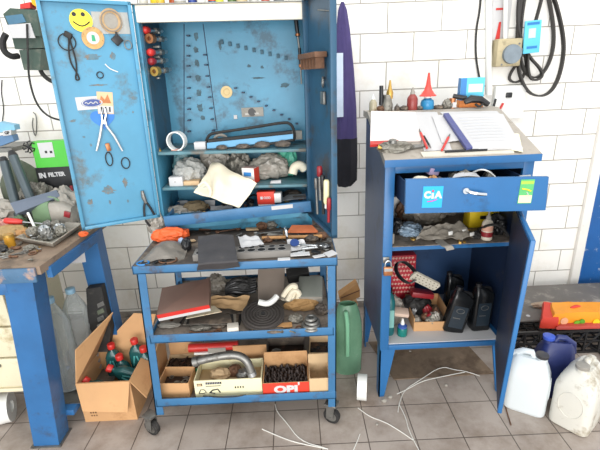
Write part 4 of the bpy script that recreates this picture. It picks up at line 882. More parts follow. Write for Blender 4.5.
# drawer contents
def indr(x, y): return TD @ V((x, y, -.012))
def drw_at(px, py):  # point in the tilted drawer under a pixel
    n = (TD.to_3x3() @ V((0, 0, 1))); return aP(px, py, TD @ V((0, 0, -.012)), n)
p = drw_at(266, 203); cb = thing('red_carton', 'small bright red carton with white print lying in the tilted drawer', 'carton', p); M = frame(aY(266, 202, 2.0), (1, -.12, .02), (0, 0, 1))
b = MB(); b.bx(-.042, .042, -.012, .05, -.05, 0, .001, m=m_redcard, M=M); b.bx(.042, .075, -.005, .04, -.048, -.001, .001, m=m_white, M=M); b.bx(-.04, .04, -.032, -.012, -.049, -.001, .001, m=m_white, M=M); b.build('carton', m_redcard, cb)
b = MB(); b.text('CYLO', M@TR((-.006, .022, .0008)), .024, m=m_paper, bold=.0012) if False else b.bx(-.026, -.014, .014, .028, 0, .0012, m=m_paper, M=M)
for k in range(3): b.torus((-.004+.011*k, .021, .0008), .005, .0016, m=m_paper, M=M, seg=14, rs=5)
b.build('print', m_paper, cb)
def drblob(px, py, w, d, h, m, nm, lab, cat, sd, grp=None, ridge=True):
    p = drw_at(px, py); return solo(MB().blob(p, (w, d, h), .3, 2.6, sd, 3, ridge=ridge), nm, lab, cat, m, grp)
drblob(196, 211, .11, .08, .055, mat('brown_rag', '7a6a50', .9, 0, .25, 14, bump=.4), 'rag', 'brown oily rag lying in the drawer beside a white tag', 'rag', 61)
drblob(178, 213, .12, .06, .04, m_rag, 'rag', 'grey crumpled rag at the left end of the drawer', 'rag', 62)
drblob(171, 206, .06, .05, .05, m_rubber, 'rubber_hose_piece', 'black rubber piece at the back left of the drawer', 'hose', 63)
drblob(226, 208, .05, .04, .03, m_rubber, 'rubber_piece', 'dark rubber lump in the drawer below the cream cloth', 'rubber', 64)
drblob(292, 196, .09, .05, .035, m_darkmetal, 'greasy_lump', 'dark greasy lump at the back right of the drawer', 'part', 65)
drblob(282, 199, .04, .04, .04, m_black, 'rubber_lump', 'black lump right of the red carton in the drawer', 'part', 66)
drblob(250, 204, .04, .04, .03, m_black, 'black_cable', 'black coiled cord left of the red carton in the drawer', 'cord', 67)
def drcard(px, py, w, d, rz, lab, m=None, rx=0):
    p = drw_at(px, py)+V((0, 0, .012)); solo(MB().box((0, 0, 0), (w, d, .004), (rx, 0, rz), M=Matrix.Translation(p)), 'white_tag', lab, 'tag', m or m_paper, 'white tags in the drawer')
drcard(183, 207, .05, .045, 8, 'square white tag near the left end of the drawer', rx=55); drcard(210, 207, .055, .05, -6, 'square white tag right of the brown rag in the drawer', rx=55)
drcard(222, 210, .11, .03, 3, 'long white tag under the cream cloth in the drawer', rx=20); drcard(298, 199, .13, .05, 2, 'wide white paper at the right end of the drawer', rx=12); drcard(285, 201, .05, .04, 20, 'small white paper beside the red carton in the drawer', rx=12)
solo(MB().tube([drw_at(244, 206)+V((0, 0, .02)), drw_at(254, 200)+V((0, 0, .04)), drw_at(265, 207)+V((0, -.01, .03)), drw_at(280, 203)+V((0, -.01, .03)), drw_at(289, 199)+V((0, 0, .03))], .004, 6, smooth=2), 'black_wire', 'black wire lying across the drawer in front of the red carton', 'wire', m_rubber)
for i, (px, py) in enumerate(((176, 210), (190, 213), (204, 213), (232, 207), (274, 203), (287, 203), (305, 198), (245, 207), (216, 212))):
    k = (1, 0, 3, 2)[i % 4]; fitting(drw_at(px, py)+V((0, 0, .002)), .013, k, (m_clip, m_rust, m_brass)[i % 3], 'small loose %s in the tilted cabinet drawer' % names[k], names[k]+'s in the cabinet drawer')
# cream cloth bag hanging from the second shelf over the drawer
cl = thing('cloth_bag', 'large cream cotton bag draped over the second shelf and drawer', 'bag', aY(228, 206, 1.97))
b = MB(); pxsheet([(213, 162, 2.10), (257, 184, 1.97), (239, 208, 1.93), (194, 193, 1.97)], 26, 22, .003, .04, .034, 13, 3, m_canvas, b); b.build('bag_cloth', m_canvas, cl)
b = MB(); b.tube([aY(199, 186, 1.955), aY(205, 181, 1.945), aY(211, 190, 1.94), aY(210, 196, 1.94)], .008, 8, smooth=2); b.build('handle', m_canvas, cl)
# bottles and cans on the cabinet roof
m_lb = ['c8c4b8', 'e9e5dc', 'd8b23a', 'c25a2e', 'a8a49a', '3c56a8', 'e8e6e0', '3a7aa8', 'd9d24a', '6a7f4a', 'c8b48a', 'e2ded4', 'b44a34', '4a4f58', 'dcd8cc']
desc = ['pale grey can', 'white bottle', 'amber glass bottle', 'orange spray can', 'grey tin', 'dark blue can', 'white tub', 'blue bottle', 'yellow tub', 'olive green jar', 'beige jar', 'white jar with dark lid', 'rust red tin', 'dark slate canister', 'ivory tin']
xs = [146, 155, 163, 173, 182, 192, 203, 213, 221, 232, 243, 254, 266, 279, 292]
for i, x in enumerate(xs):
    p = aY(x, 5, 2.06); p = V((p.x, 2.03+.05*(i % 2), KZ1+.004)); r = (.018, .023, .017, .02, .024, .02)[i % 6]; h = (.15, .12, .17, .19, .11, .16)[i % 6]
    t = thing(('spray_can', 'bottle', 'jar')[i % 3], desc[i]+' standing on the roof of the tall blue cabinet', ('can', 'bottle', 'jar')[i % 3], p, 'bottles and cans on the cabinet roof')
    mm = mat('roof_'+desc[i].replace(' ', '_'), m_lb[i], .4, 0, .1, 12)
    MB().lathe([(r*.95, 0), (r, .004), (r, h*.7), (r*.9, h*.78), (r*.5, h*.84)], p, seg=16).build('body', mm, t); MB().lathe([(r*.5, h*.83), (r*.52, h*.86), (r*.5, h)], p, seg=12).build('cap', (m_plastwhite, m_black, m_red)[i % 3], t)
    MB().ringl([(r*.99, h*.2), (r*1.02, h*.2), (r*1.02, h*.5), (r*.99, h*.5)], p, seg=16).build('label', (m_paper, m_yellow, m_white, m_orange)[i % 4], t)
# ------------------------------------------------------------------ things on the trolley top
CT = CZ+.0005
def ct(px, py, dz=0): return aZ(px, py, CT+dz)
# clear grey bag of gaskets at the left
b = MB(); A = [ct(136, 264), ct(184, 259), ct(190, 246), ct(158, 246)]
def bagfn(u, v):
    p = lerp(lerp(A[0], A[1], u), lerp(A[3], A[2], u), v); k = math.sin(math.pi*min(1, u*1.05))*math.sin(math.pi*v)
    return p+V((0, 0, .004+.045*max(0, k)+.014*noise.noise(p*22)))
b.sheet(bagfn, 24, 16, .002); solo(b, 'plastic_sheet', 'crumpled grey plastic bag lying flat at the left corner of the trolley top', 'bag', mat('dull_film', '78726a', .35, 0, .2, 14, bump=.5, bs=30))
b = MB(); 
for i, (px, py, r, m) in enumerate(((150, 262, .026, m_black), (160, 263, .022, m_black), (168, 260, .03, m_rust), (143, 263, .02, m_bluecard))): solo(MB().torus(ct(px, py, .004), r, .0035, seg=24, sx=1.2), 'seal_ring', 'thin %s seal ring at the front left of the trolley top' % ('black', 'smaller black', 'rusty', 'blue')[i], 'ring', m, 'seal rings on the trolley top')
o = MB(); o.blob(ct(168, 245)+V((0, .04, 0)), (.15, .07, .075), .2, 3, 71, 4, ridge=True); solo(o, 'orange_bag', 'bright orange folded bag at the left of the trolley top', 'bag', m_orange)
solo(MB().blob(ct(154, 239)+V((0.0, .07, 0)), (.08, .07, .12), .25, 2.6, 72, 4, ridge=True), 'clear_wrap', 'pale crumpled plastic wrap behind the orange bag', 'wrap', m_film)
ob = MB(); p = ct(183, 238); ob.box(p+V((0, .02, .02)), (.05, .04, .04), (0, 0, 30), .006); solo(ob, 'orange_clip', 'small orange red block right of the orange bag', 'block', m_orange)
solo(MB().blob(ct(182, 246), (.03, .03, .045), .2, 2, 73), 'blue_cap_part', 'small blue and white part beside the orange bag', 'part', mat('pale_blue_part', 'a9bcd6', .4, 0, .3, 30))
solo(MB().blob(ct(187, 250), (.04, .05, .06), .25, 2.6, 74, 3, ridge=True), 'black_part', 'black rubber part left of the charcoal cloth', 'part', m_black)
# charcoal cloth draped over the front rim
ck = [(197, 233, 1.88), (233, 231, 1.90), (240, 268, 1.592), (196, 271, 1.588)]
b = MB(); TLp, TRp, BRp, BLp = ct(198, 236, .065), ct(233, 234, .065), ct(238, 262, .055), ct(198, 264, .055)
BR2, BL2 = aY(240, 267.5, Y0-.008), aY(197, 271, Y0-.008)
def ckfn(u, v):
    if v < .78: p = lerp(lerp(TLp, TRp, u), lerp(BLp, BRp, u), v/.78)
    else:
        q = (v-.78)/.22; p = lerp(lerp(BLp, BRp, u), lerp(BL2, BR2, u), q)
        p.y = min(p.y, lerp(lerp(BLp, BRp, u).y, Y0-.008, min(1, q*2.2)))
    return p+V((0, -.0, .006*noise.noise(p*14)))
b.sheet(ckfn, 14, 20, .003); solo(b, 'rubber_cloth', 'charcoal rubber cloth draped over the front edge of the trolley top', 'cloth', m_char)
# socket tray with two rows of holes
st = thing('socket_tray', 'black foam socket tray with two rows of empty round holes', 'tray', ct(262, 256))
pA, pB, pC, pD = ct(193, 262), ct(291, 257), ct(289, 245), ct(193, 249)
ex = (pB-pA).normalized(); ey = V((-ex.y, ex.x, 0)); Lt = (pB-pA).length; Wt = .075; Mt = Matrix(((ex.x, ey.x, 0, pA.x), (ex.y, ey.y, 0, pA.y), (0, 0, 1, CT), (0, 0, 0, 1)))
b = MB(); b.bx(0, Lt, 0, Wt, 0, .03, .004, M=Mt); b.build('tray_block', mat('tray_grey', '78746f', .7, 0, .1, 14), st)
for j, (yy, rr) in enumerate(((.023, .0165), (.056, .0125))):
    for i in range(9):
        x = Lt*(.07+.105*i); b = MB(); b.cyl((x, yy, .029), (x, yy, .0306), rr, seg=18, M=Mt); b.build('hole', mat('hole_black', '0c0c0d', .8), st)
        b = MB(); b.ringl([(rr, .0295), (rr+.0022, .0295), (rr+.0022, .0312), (rr, .0312)], (x, yy, 0), seg=18, M=Mt); b.build('hole_rim', mat('rim_grey', '8c8a88', .6), st)
# papers and bits behind the tray
b = MB(); A = [ct(241, 247, .04), ct(264, 244, .035), ct(258, 236, .05), ct(238, 236, .05)]
b.sheet(lambda u, v: lerp(lerp(A[0], A[1], u), lerp(A[3], A[2], u), v)+V((0, 0, .01*noise.noise(V((u*4, v*4, 1))))), 10, 8, .002); solo(b, 'white_tissue', 'crumpled white paper sheet behind the black socket tray', 'paper', m_paper)
ch = thing('ring_spanner', 'chrome ring standing upright at the right end of the socket tray', 'tool', ct(286, 246)); p = aY(285.5, 236, 1.79); s = S(p)
MB().torus(p, .03, .006, (1, .25, 0), sx=1.0, sy=1.25).build('ring_head', m_chrome, ch); MB().cyl(p+V((0, 0, -.035)), V((p.x+.006, p.y-.02, CT)), .005).build('shank', m_chrome, ch)
bw = thing('blue_packet', 'white packet with a blue round print behind the socket tray', 'packet', ct(295, 251)); b = MB()
A = [ct(288, 252, .004), ct(309, 249, .004), ct(304, 240, .03), ct(287, 240, .03)]; b.sheet(lambda u, v: lerp(lerp(A[0], A[1], u), lerp(A[3], A[2], u), v)+V((0, 0, .006*math.sin(u*9)*math.sin(v*7))), 10, 8, .002); b.build('packet', m_paper, bw)
b = MB(); c = (A[0]+A[1]+A[2]+A[3])/4+V((-.01, -.004, .012)); b.cyl(c, c+V((0, -.002, .004)), .02, seg=16); b.build('blue_print', mat('navy_print', '22407c', .5), bw)
solo(MB().prism([ct(288, 233, .02), ct(318, 233, .02), ct(312, 227, .03), ct(292, 227, .03)], (0, 0, .01)), 'orange_board', 'flat orange folder at the back right of the trolley top', 'folder', mat('rust_orange_card', 'cf7448', .6, 0, .2, 12))
p0, p1 = ct(262, 238, .02), ct(322, 236, .02); solo(MB().cyl(p0, p1, .008), 'wooden_stick', 'long brown wooden stick behind the socket tray', 'stick', m_wood)
p0, p1 = ct(302, 249, .012), ct(328, 246, .012); t = thing('tyre_gauge', 'slim bright steel tool at the right of the trolley top', 'tool', p1); MB().cyl(p0, p1, .007).build('barrel', m_steel, t); MB().cyl(p1, p1+(p1-p0).normalized()*.012, .009).build('tip', m_black, t)
solo(MB().cyl(ct(291, 254, .008), ct(305, 251, .012), .0035), 'steel_rod', 'thin steel rod at the right end of the socket tray', 'rod', m_steel)
for i, (px, py, w, d, rz, lab) in enumerate(((330.5, 253.5, .05, .035, 35, 'small white tag at the right corner of the trolley top'), (319, 256, .05, .02, 20, 'white label strip near the right corner of the trolley top'), (300, 254, .08, .03, 4, 'pale paper in front of the blue printed packet'), (284, 259, .05, .02, 0, 'white paper slip at the front of the socket tray'))):
    solo(MB().box(ct(px, py, .004+.004*i), (w, d, .003), (10 if i == 0 else 2, 0, rz)), 'white_slip', lab, 'paper', m_paper)
solo(MB().blob(ct(215, 229)+V((0, .02, 0)), (.09, .05, .045), .25, 3, 76, 3, ridge=True), 'clear_packet', 'shiny cream packet under the tilted drawer', 'packet', mat('cream_film', 'cfc4a4', .3, 0, .2, 14, bump=.5))
for i, (px, py, w, h, m, lab) in enumerate(((248, 228, .06, .04, m_darkmetal, 'dark metal part behind the white crumpled paper'), (262, 230, .05, .04, m_rust, 'rusty metal part left of the wooden stick'), (272, 229, .06, .045, m_clip, 'grey metal part in the middle under the cabinet'), (232, 226, .05, .04, m_rubber, 'black rubber part behind the charcoal cloth'), (312, 242, .06, .03, m_darkmetal, 'dark metal part beside the orange folder'), (320, 250, .05, .03, m_rubber, 'black lump at the right of the trolley top'), (322, 240, .05, .035, m_rust, 'rusty lump at the right edge of the trolley top'), (201, 229, .05, .03, m_wood, 'small wooden block under the tilted drawer'), (277, 240, .05, .02, m_darkmetal, 'flat dark part behind the right end of the socket tray'), (300, 241, .03, .02, m_dsteel, 'dull steel part behind the blue printed packet'), (268, 243, .04, .03, m_rust, 'rust brown part just behind the socket tray'))):
    solo(MB().blob(ct(px, py)+V((0, .015, 0)), (w, w*.7, h), .3, 2.4, 80+i, 3, ridge=True), 'metal_part', lab, 'part', m)
for i in range(22):
    px, py = R2.uniform(262, 328), R2.uniform(232, 255)
    if px < 292 and py > 243: continue
    k = i % 4; fitting(ct(px, py, .001), R2.uniform(.010, .016), k, (m_clip, m_dsteel, m_rust)[i % 3], 'small loose %s among the clutter at the right of the trolley top' % names[k], names[k]+'s on the trolley top')
# ------------------------------------------------------------------ middle shelf
M1 = .5365
def mt(px, py, dz=0): return aZ(px, py, M1+dz)
# maroon box with red front, propped at an angle
bkT = thing('catalogue_box', 'flat brown box with bright red edge tilted on the middle trolley shelf', 'box', mt(180, 318))
a, bq, c, d = aY(156.5, 315, 1.615), aY(209, 304.5, 1.64), aY(209.5, 278, 1.84), aY(162, 288, 1.84)
dn = V((0.002, .012, -.034))
b = MB(); b.hexa([a+dn, bq+dn, c+dn, d+dn], [a, bq, c, d]); b.build('lid', mat('mauve_brown', '86685c', .6, 0, .06, 8), bkT)
n_ = (bq-a).cross(dn).normalized(); n_ = n_ if n_.y < 0 else -n_
b = MB(); b.prism([a+n_*.001, bq+n_*.001, bq+dn*.62+n_*.001, a+dn*.62+n_*.001], n_*.0015); b.build('red_edge', m_red, bkT)
b = MB(); b.prism([a+dn*.62+n_*.001, bq+dn*.62+n_*.001, bq+dn*1.1+n_*.001, a+dn*1.1+n_*.001], n_*.0012); b.build('white_edge', m_paper, bkT)
def mblob(px, py, w, d, h, m, nm, lab, cat, sd, ridge=True, amp=.28, fr=2.6, lift=0, sub=4, grp=None):
    return solo(MB().blob(mt(px, py)+V((0, d*.5, lift)), (w, d, h), amp, fr, sd, sub, ridge=ridge), nm, lab, cat, m, grp)
# stack of black gaskets
for i in range(5):
    A = [mt(177+i*3, 326-i*.6, .004+.007*i), mt(240-i*2, 325-i*.5, .004+.007*i), mt(242-i*3, 314, .006+.007*i), mt(186+i, 314, .006+.007*i)]
    A = [p for p in A]; b = MB(); b.sheet(lambda u, v: lerp(lerp(A[0], A[1], u), lerp(A[3], A[2], u), v)+V((0, 0, .004*noise.noise(V((u*6+i*5, v*5, i))))), 16, 8, .0022)
    solo(b, 'rubber_gasket', 'thin dark gasket sheet in the pile below the brown box', 'gasket', (m_rubber, m_darkmetal, m_filmd)[i % 3], 'gasket sheets on the middle shelf')
solo(MB().prism([mt(186, 319, .045), mt(222, 312, .05), mt(214, 306, .055), mt(190, 311, .05)], (0, 0, .003)), 'printed_sheet', 'pale printed sheet on top of the gasket pile', 'sheet', mat('pale_print', 'd9cdb0', .6, 0, .2, 18, 'a86a3a', .2, 20))
b = MB(); A = [mt(206, 306, .03), mt(244, 311, .02), mt(250, 296, .06), mt(212, 296, .06)]; b.sheet(lambda u, v: lerp(lerp(A[0], A[1], u), lerp(A[3], A[2], u), v)+V((0, 0, .012*noise.noise(V((u*4, v*4, 7))))), 14, 10, .002); solo(b, 'brown_paper', 'brown wrapping paper behind the round black disc', 'paper', mat('kraft_paper', 'b8966c', .8, 0, .1, 8))
mblob(216, 298, .10, .07, .10, m_filmd, 'plastic_wrap', 'grey plastic wrap behind the tilted brown box', 'wrap', 90, lift=.02)
# black ribbed hoses bundle
t = thing('hose_bundle', 'bundle of folded black rubber hoses on the middle trolley shelf', 'hoses', mt(242, 303))
c = mt(241, 302)+V((0, .06, .04)); MB().blob(c-V((0, 0, .02)), (.15, .09, .09), .2, 2.4, 91, 4, ridge=True).build('core', m_rubber, t)
for i in range(6):
    y = .015*i; MB().tube([c+V((-.075, -.045+.004*i, .005*i)), c+V((-.03, -.055+.008*i, .02+y*.6)), c+V((.03, -.05+.008*i, .0+y*.7)), c+V((.075, -.04+.01*i, .01+.008*i))], .008, 8, smooth=2).build('hose', (m_black, m_rubber)[i % 2], t)
# flat grey card tilted up at the back
A = [mt(258, 298, .05), mt(283, 298, .05)]; solo(MB().prism([aY(258, 271, 2.0), aY(285, 270, 2.0), aY(283, 300, 1.85), aY(258, 300, 1.85)], (0, .012, .006)), 'grey_card', 'taupe flat card box standing at the back of the middle shelf', 'card', mat('taupe_card', '9a8c80', .7, 0, .1, 8))
# round ridged disc
rd = thing('ridged_disc', 'round black ridged disc leaning on the middle trolley shelf', 'disc', mt(263, 328)); ax = V((.06, -.2, .975)).normalized(); c = aY(263, 315.5, 1.70); s = S(c)
prof = [(.002, .006)]
R_ = 21.5*s
for i in range(1, 7):
    r0 = R_*(i/7); prof += [(r0-.003, .006), (r0-.0025, .013), (r0+.0025, .013), (r0+.003, .006)]
prof += [(R_, .008), (R_, -.006), (.002, -.006)]
MB().lathe(prof, c, ax, 40).build('disc_body', mat('disc_black', '4c4744', .5, .1, .15, 20), rd)
MB().cyl(c+ax*.006, c+ax*.016, .010).build('hub', m_black, rd)
ro = mblob(298, 309, .14, .10, .05, mat('dirty_white_cloth', 'c2baa8', .9, 0, .2, 14, bump=.4), 'white_rag', 'dirty white rag heaped on the middle shelf beside the disc', 'rag', 93, fr=3, lift=.02)
b = MB()
for k, P in enumerate(([(288, 300), (293, 290), (300, 292), (297, 303), (302, 309)], [(283, 296), (290, 286), (297, 285), (292, 298), (288, 304)], [(296, 296), (303, 296), (306, 302), (301, 312)])): b.tube([aY(x, y, 1.80+.01*k) for x, y in P], .013, 8, smooth=2)
solo(b, 'white_cloth_strips', 'twisted white cloth strips piled behind the round disc', 'cloth', m_canvas)
b = MB(); b.tube([aY(259, 302, 1.73), aY(267, 304, 1.72), aY(273, 301, 1.73), aY(277, 296, 1.75)], .014, 9, smooth=2); solo(b, 'plastic_pipe_bend', 'pale grey plastic pipe bend above the round disc', 'pipe', m_plastwhite)
gb = thing('grey_box', 'grey plastic box with clear end at the right of the middle shelf', 'box', mt(312, 303)); b = MB(); M = TR(mt(311, 309)+V((0, .01, .03)), 22, 0, -4); b.bx(-.058, .058, 0, .13, 0, .045, .006, M=M); b.build('box_body', mat('grey_green_plastic', '7d8078', .5, 0, .12, 9), gb); b = MB(); b.bx(-.056, .056, -.003, .0, .003, .043, .002, M=M); b.build('clear_end', m_film, gb)
solo(MB().box(aY(298, 274, 1.98), (.115, .06, .055), (20, -9, 0), .004), 'black_box', 'small black box at the back right of the middle shelf', 'box', m_rubber)
mblob(302, 312, .15, .05, .06, mat('brown_card_tube', 'a07c4e', .8, 0, .12, 10), 'brown_packet', 'crushed brown paper packet behind the metal rings', 'packet', 94)
for i, (px, py, r, dz) in enumerate(((311, 326, .038, .006), (311, 324, .034, .018), (312, 321, .028, .03), (311, 318, .02, .045))): solo(MB().torus(mt(px, py, dz), r, .0075, seg=26), 'steel_ring', ('largest', 'second largest', 'third', 'smallest topmost')[i]+' dull steel ring in the small stack on the middle shelf', 'ring', m_dsteel, 'stacked steel rings')
mblob(322, 316, .06, .05, .05, m_darkmetal, 'metal_lump', 'dark metal lump behind the right post of the trolley', 'part', 95)
mblob(296, 324, .06, .05, .035, m_clip, 'metal_bracket', 'grey metal bracket left of the stacked steel rings', 'part', 96)
solo(MB().box(mt(233, 328, .018), (.05, .045, .03), (0, 0, 8), .004), 'white_block', 'small white block at the front of the middle shelf', 'block', mat('grubby_white', 'cdc6ba', .6, 0, .12, 12))
p0, p1 = mt(252, 329, .01), mt(292, 324, .012); solo(MB().box((p0+p1)/2, ((p1-p0).length, .03, .008), (0, 0, 6)), 'wood_strip', 'thin dusty wood strip at the front of the middle shelf', 'strip', m_wood)
for i, (px, py, w, m, lab) in enumerate(((168, 329, .10, m_rag, 'dusty grey rag at the front left of the middle shelf'), (200, 332, .09, m_clip, 'flat grey scrap at the front of the middle shelf'), (218, 329, .07, m_darkmetal, 'dark flat scrap left of the small white block'), (275, 334, .08, m_darkmetal, 'dark oily scrap below the round disc'))): mblob(px, py, w, .04, .018, m, 'scrap', lab, 'scrap', 97+i, sub=3)
# ------------------------------------------------------------------ bottom shelf
B1z = .1765
def lt(px, py, dz=0): return aZ(px, py, B1z+dz)
def carton(px, py, w, d, h, rz, nm, lab, m, hb=None, lean=.0, t=.004):
    """open tray carton: front bottom centre at pixel"""
    T = thing(nm, lab, 'carton', lt(px, py)); M = TR(lt(px, py), 0, 0, rz); hb = hb or h; b = MB()
    b.bx(-w/2, w/2, 0, t, 0, h, M=M); b.bx(-w/2, w/2, d-t, d, 0, hb, M=M); b.bx(-w/2, -w/2+t, t, d-t, 0, h, M=M); b.bx(w/2-t, w/2, t, d-t, 0, h, M=M); b.bx(-w/2+t, w/2-t, t, d-t, 0, t, M=M)
    b.build('tray', m, T); return T, M
def fill(T, M, w, d, h, n, m, lab, grp, s0=.012, s1=.02, kinds=(0, 1, 2, 3), ms=None):
    for i in range(n):
        p = M @ V((R2.uniform(-w*.42, w*.42), R2.uniform(d*.12, d*.88), h*R2.uniform(.45, .72))); k = R2.choice(kinds)
        fitting(p, R2.uniform(s0, s1), k, (ms or (m,))[i % len(ms or (m,))], lab % names[k], (grp % names[k]))
m_oily = mat('oily_dark_steel', '3a2e2a', .45, .4, .3, 30, '6a4a3a', .25, 30)
def fillbase(M, w, d, h, m, T): MB().bx(-w/2+.005, w/2-.005, .005, d-.005, .004, h, M=M).build('liner', m, T)
T, M = carton(175, 397, .148, .115, .078, -3, 'parts_carton', 'small open brown carton at the front left of the bottom shelf', m_cardb, .085); fillbase(M, .148, .115, .03, m_oily, T); fill(T, M, .148, .115, .06, 12, m_clip, 'small dull %s in the front left carton of the bottom shelf', '%ss in the front left carton', .01, .016)
T, M = carton(184, 378, .185, .12, .05, 2, 'green_tray', 'green bordered carton tray with dark springs behind the small carton', m_card2, .06); fillbase(M, .185, .12, .035, m_oily, T)
b = MB(); b.bx(-.0935, .0935, -.002, 0, .03, .053, M=M); b.bx(.0925, .0945, 0, .12, .03, .053, M=M); b.build('green_rim', m_green, T)
b = MB(); b.bx(-.088, .088, .122, .126, 0, .13, M=M); b.build('card_back', m_cardb, T); fill(T, M, .185, .12, .065, 16, m_oily, 'small dark %s in the green bordered tray', '%ss in the green tray', .012, .02, (0, 3, 2))
# cream carton with printed side
T, M = carton(229.5, 397, .315, .15, .10, 0, 'printed_carton', 'cream carton with black printed tool pictures at the front of the bottom shelf', mat('pale_yellow_card', 'e6dfb8', .6, 0, .05, 6, 'c8b888', .12, 8)); fillbase(M, .315, .15, .05, m_card2, T)
b = MB(); b.bx(-.145, -.12, -.001, 0, .07, .084, m=m_black, M=M); b.bx(-.142, -.124, -.0015, -.001, .073, .081, m=m_card2, M=M)
Mf = M @ Matrix.Rotation(math.radians(90), 4, 'X')
b.text('POMPES', Mf @ TR((-.075, .084, .001)), .014, m=m_black, bold=.0012) if False else b.bx(-.105, -.03, -.001, 0, .078, .09, m=m_black, M=M)
for i in range(9): b.bx(-.103+i*.008, -.101+i*.008, -.0014, -.001, .077, .091, m=m_paper, M=M)
b.bx(-.105, -.035, -.001, 0, .066, .07, m=m_dsteel, M=M)
b.tube([(-.14, -.001, .03), (-.13, -.001, .05), (-.115, -.001, .05), (-.105, -.001, .035), (-.12, -.001, .028), (-.14, -.001, .03)], .002, 5, m=m_black, M=M); b.tube([(-.09, -.001, .03), (-.075, -.001, .045), (-.05, -.001, .05), (-.04, -.001, .03)], .003, 5, m=m_black, M=M); b.tube([(-.085, -.001, .032), (-.065, -.001, .025)], .003, 5, m=m_black, M=M)
for i in range(4): b.bx(.03+i*.012, .036+i*.012, -.001, 0, .05, .06, m=m_black, M=M)
b.build('side_print', m_black, T)
for i, (x, y, w, m, lab) in enumerate(((.07, .07, .07, m_dsteel, 'grey machined part at the right inside the cream printed carton'), (-.05, .08, .09, m_card2, 'crushed brown paper inside the cream printed carton'), (.02, .1, .06, m_rust, 'rusty part at the back inside the cream printed carton'))): solo(MB().blob(M @ V((x, y, .052)), (w, .06, .05), .25, 2.4, 110+i, 3, ridge=True), 'engine_part', lab, 'part', m)
# elbow pipe on top of it
ep = thing('metal_elbow', 'long grey metal elbow pipe lying across the cream printed carton', 'pipe', lt(228, 375, .1))
P = [aY(196, 361.5, 1.66), aY(210, 358, 1.66), aY(230, 354.5, 1.67), aY(241, 356, 1.67), aY(248, 362, 1.66), aY(252, 374, 1.65)]
MB().tube(P, .019, 12, smooth=2).build('pipe', m_dsteel, ep); d = (P[0]-P[1]).normalized(); MB().cyl(P[0]-d*.012, P[0]+d*.012, .0235).build('end_collar', m_dsteel, ep); d = (P[-1]-P[-2]).normalized(); MB().cyl(P[-1]-d*.012, P[-1]+d*.008, .022).build('end_collar', m_steel, ep)
# red box with big white letters
T, M = carton(286.5, 397, .215, .16, .082, 0, 'red_carton', 'red carton with white lettering full of dark chain at the bottom right', m_cardb, .13); fillbase(M, .215, .16, .05, m_oily, T)
Mf = M @ Matrix.Rotation(math.radians(90), 4, 'X'); b = MB(); b.bx(-.1075, .1075, -.0008, 0, 0, .082, m=m_redcard, M=M); b.bx(.1075, .1082, 0, .16, 0, .08, m=m_redcard, M=M); b.text('OPI', Mf @ TR((-.0, .044, .001)) @ Matrix.Diagonal((1.35, 1, 1, 1)), .052, m=m_paper, bold=.003); b.text("'", Mf @ TR((.06, .06, .001)), .05, m=m_paper, bold=.002); b.bx(-.055, .035, -.0012, 0, .008, .014, m=mat('pale_red', 'e8b0a4', .5), M=M); b.build('lettering', m_paper, T)
b = MB(); b.bx(-.106, .106, .157, .159, .08, .139, m=m_cardb, M=M); b.build('card_back', m_cardb, T)
for r in range(6):
    for q in range(13):
        p = M @ V((-.095+q*.0155, .022+r*.022, .052+.006*R2.random())); o = MB(); o.cyl(p, p+V((R2.uniform(-.01, .01), .012, R2.uniform(.004, .02))), .0065, seg=8); solo(o, 'chain_link', 'dark oily link in the red carton on the bottom shelf', 'link', m_oily, 'dark links in the red carton')
# dark box behind it
T, M = carton(287, 374, .19, .12, .12, 0, 'black_carton', 'dark open box behind the red carton on the bottom shelf', m_darkmetal, .15); fillbase(M, .19, .12, .09, m_oily, T); solo(MB().blob(M @ V((-.05, .03, .095)), (.05, .04, .04), .2, 2.4, 115), 'steel_lump', 'grey metal lump in the dark box behind the red carton', 'part', m_dsteel)
T, M = carton(320, 396, .095, .12, .10, 0, 'plain_carton', 'plain tan carton right of the red lettered carton', m_card2, .15)
T, M = carton(321, 372, .115, .13, .115, -4, 'tall_carton', 'open pale carton of black parts at the back right of the bottom shelf', m_card2, .13); fillbase(M, .115, .13, .09, m_oily, T); fill(T, M, .115, .13, .14, 8, m_rubber, 'black %s in the open pale carton at the back right', '%ss in the back right carton', .014, .022, (1, 3))
# red tube behind, side card
rt = thing('red_tool', 'long red plastic tool lying at the back of the bottom trolley shelf', 'tool', lt(215, 352)); p0, p1 = aY(189, 348, 1.86), aY(238, 345, 1.86); MB().cyl(p0, p1, .022).build('body', m_red, rt); c = (p0+p1)/2; MB().box(c+V((.02, -.022, -.008)), (.09, .004, .028), (0, 0, 0)).build('label', m_rag, rt); MB().box(c+V((-.03, 0, -.03)), (.14, .03, .012)).build('white_strip', m_plastwhite, rt)
solo(MB().box(lt(250, 360, .07)+V((0, .02, 0)), (.17, .006, .14), (-6, 0, 0)), 'card_sheet', 'brown card sheet standing behind the cream printed carton', 'card', m_cardb)
solo(MB().prism([lt(158, 392)+V((-.01, 0, 0)), lt(158, 392)+V((-.012, .22, 0)), lt(158, 392)+V((-.012, .22, .2)), lt(158, 392)+V((-.01, .02, .17))], (.004, 0, 0)), 'side_card', 'brown card leaning at the left side of the bottom shelf', 'card', m_cardb)
solo(MB().tube([lt(203, 396, .03), lt(215, 397, .032), lt(232, 397, .032), lt(246, 395, .03)], .003, 6, smooth=2), 'black_cable', 'black cord lying in front of the cream printed carton', 'cord', m_rubber)
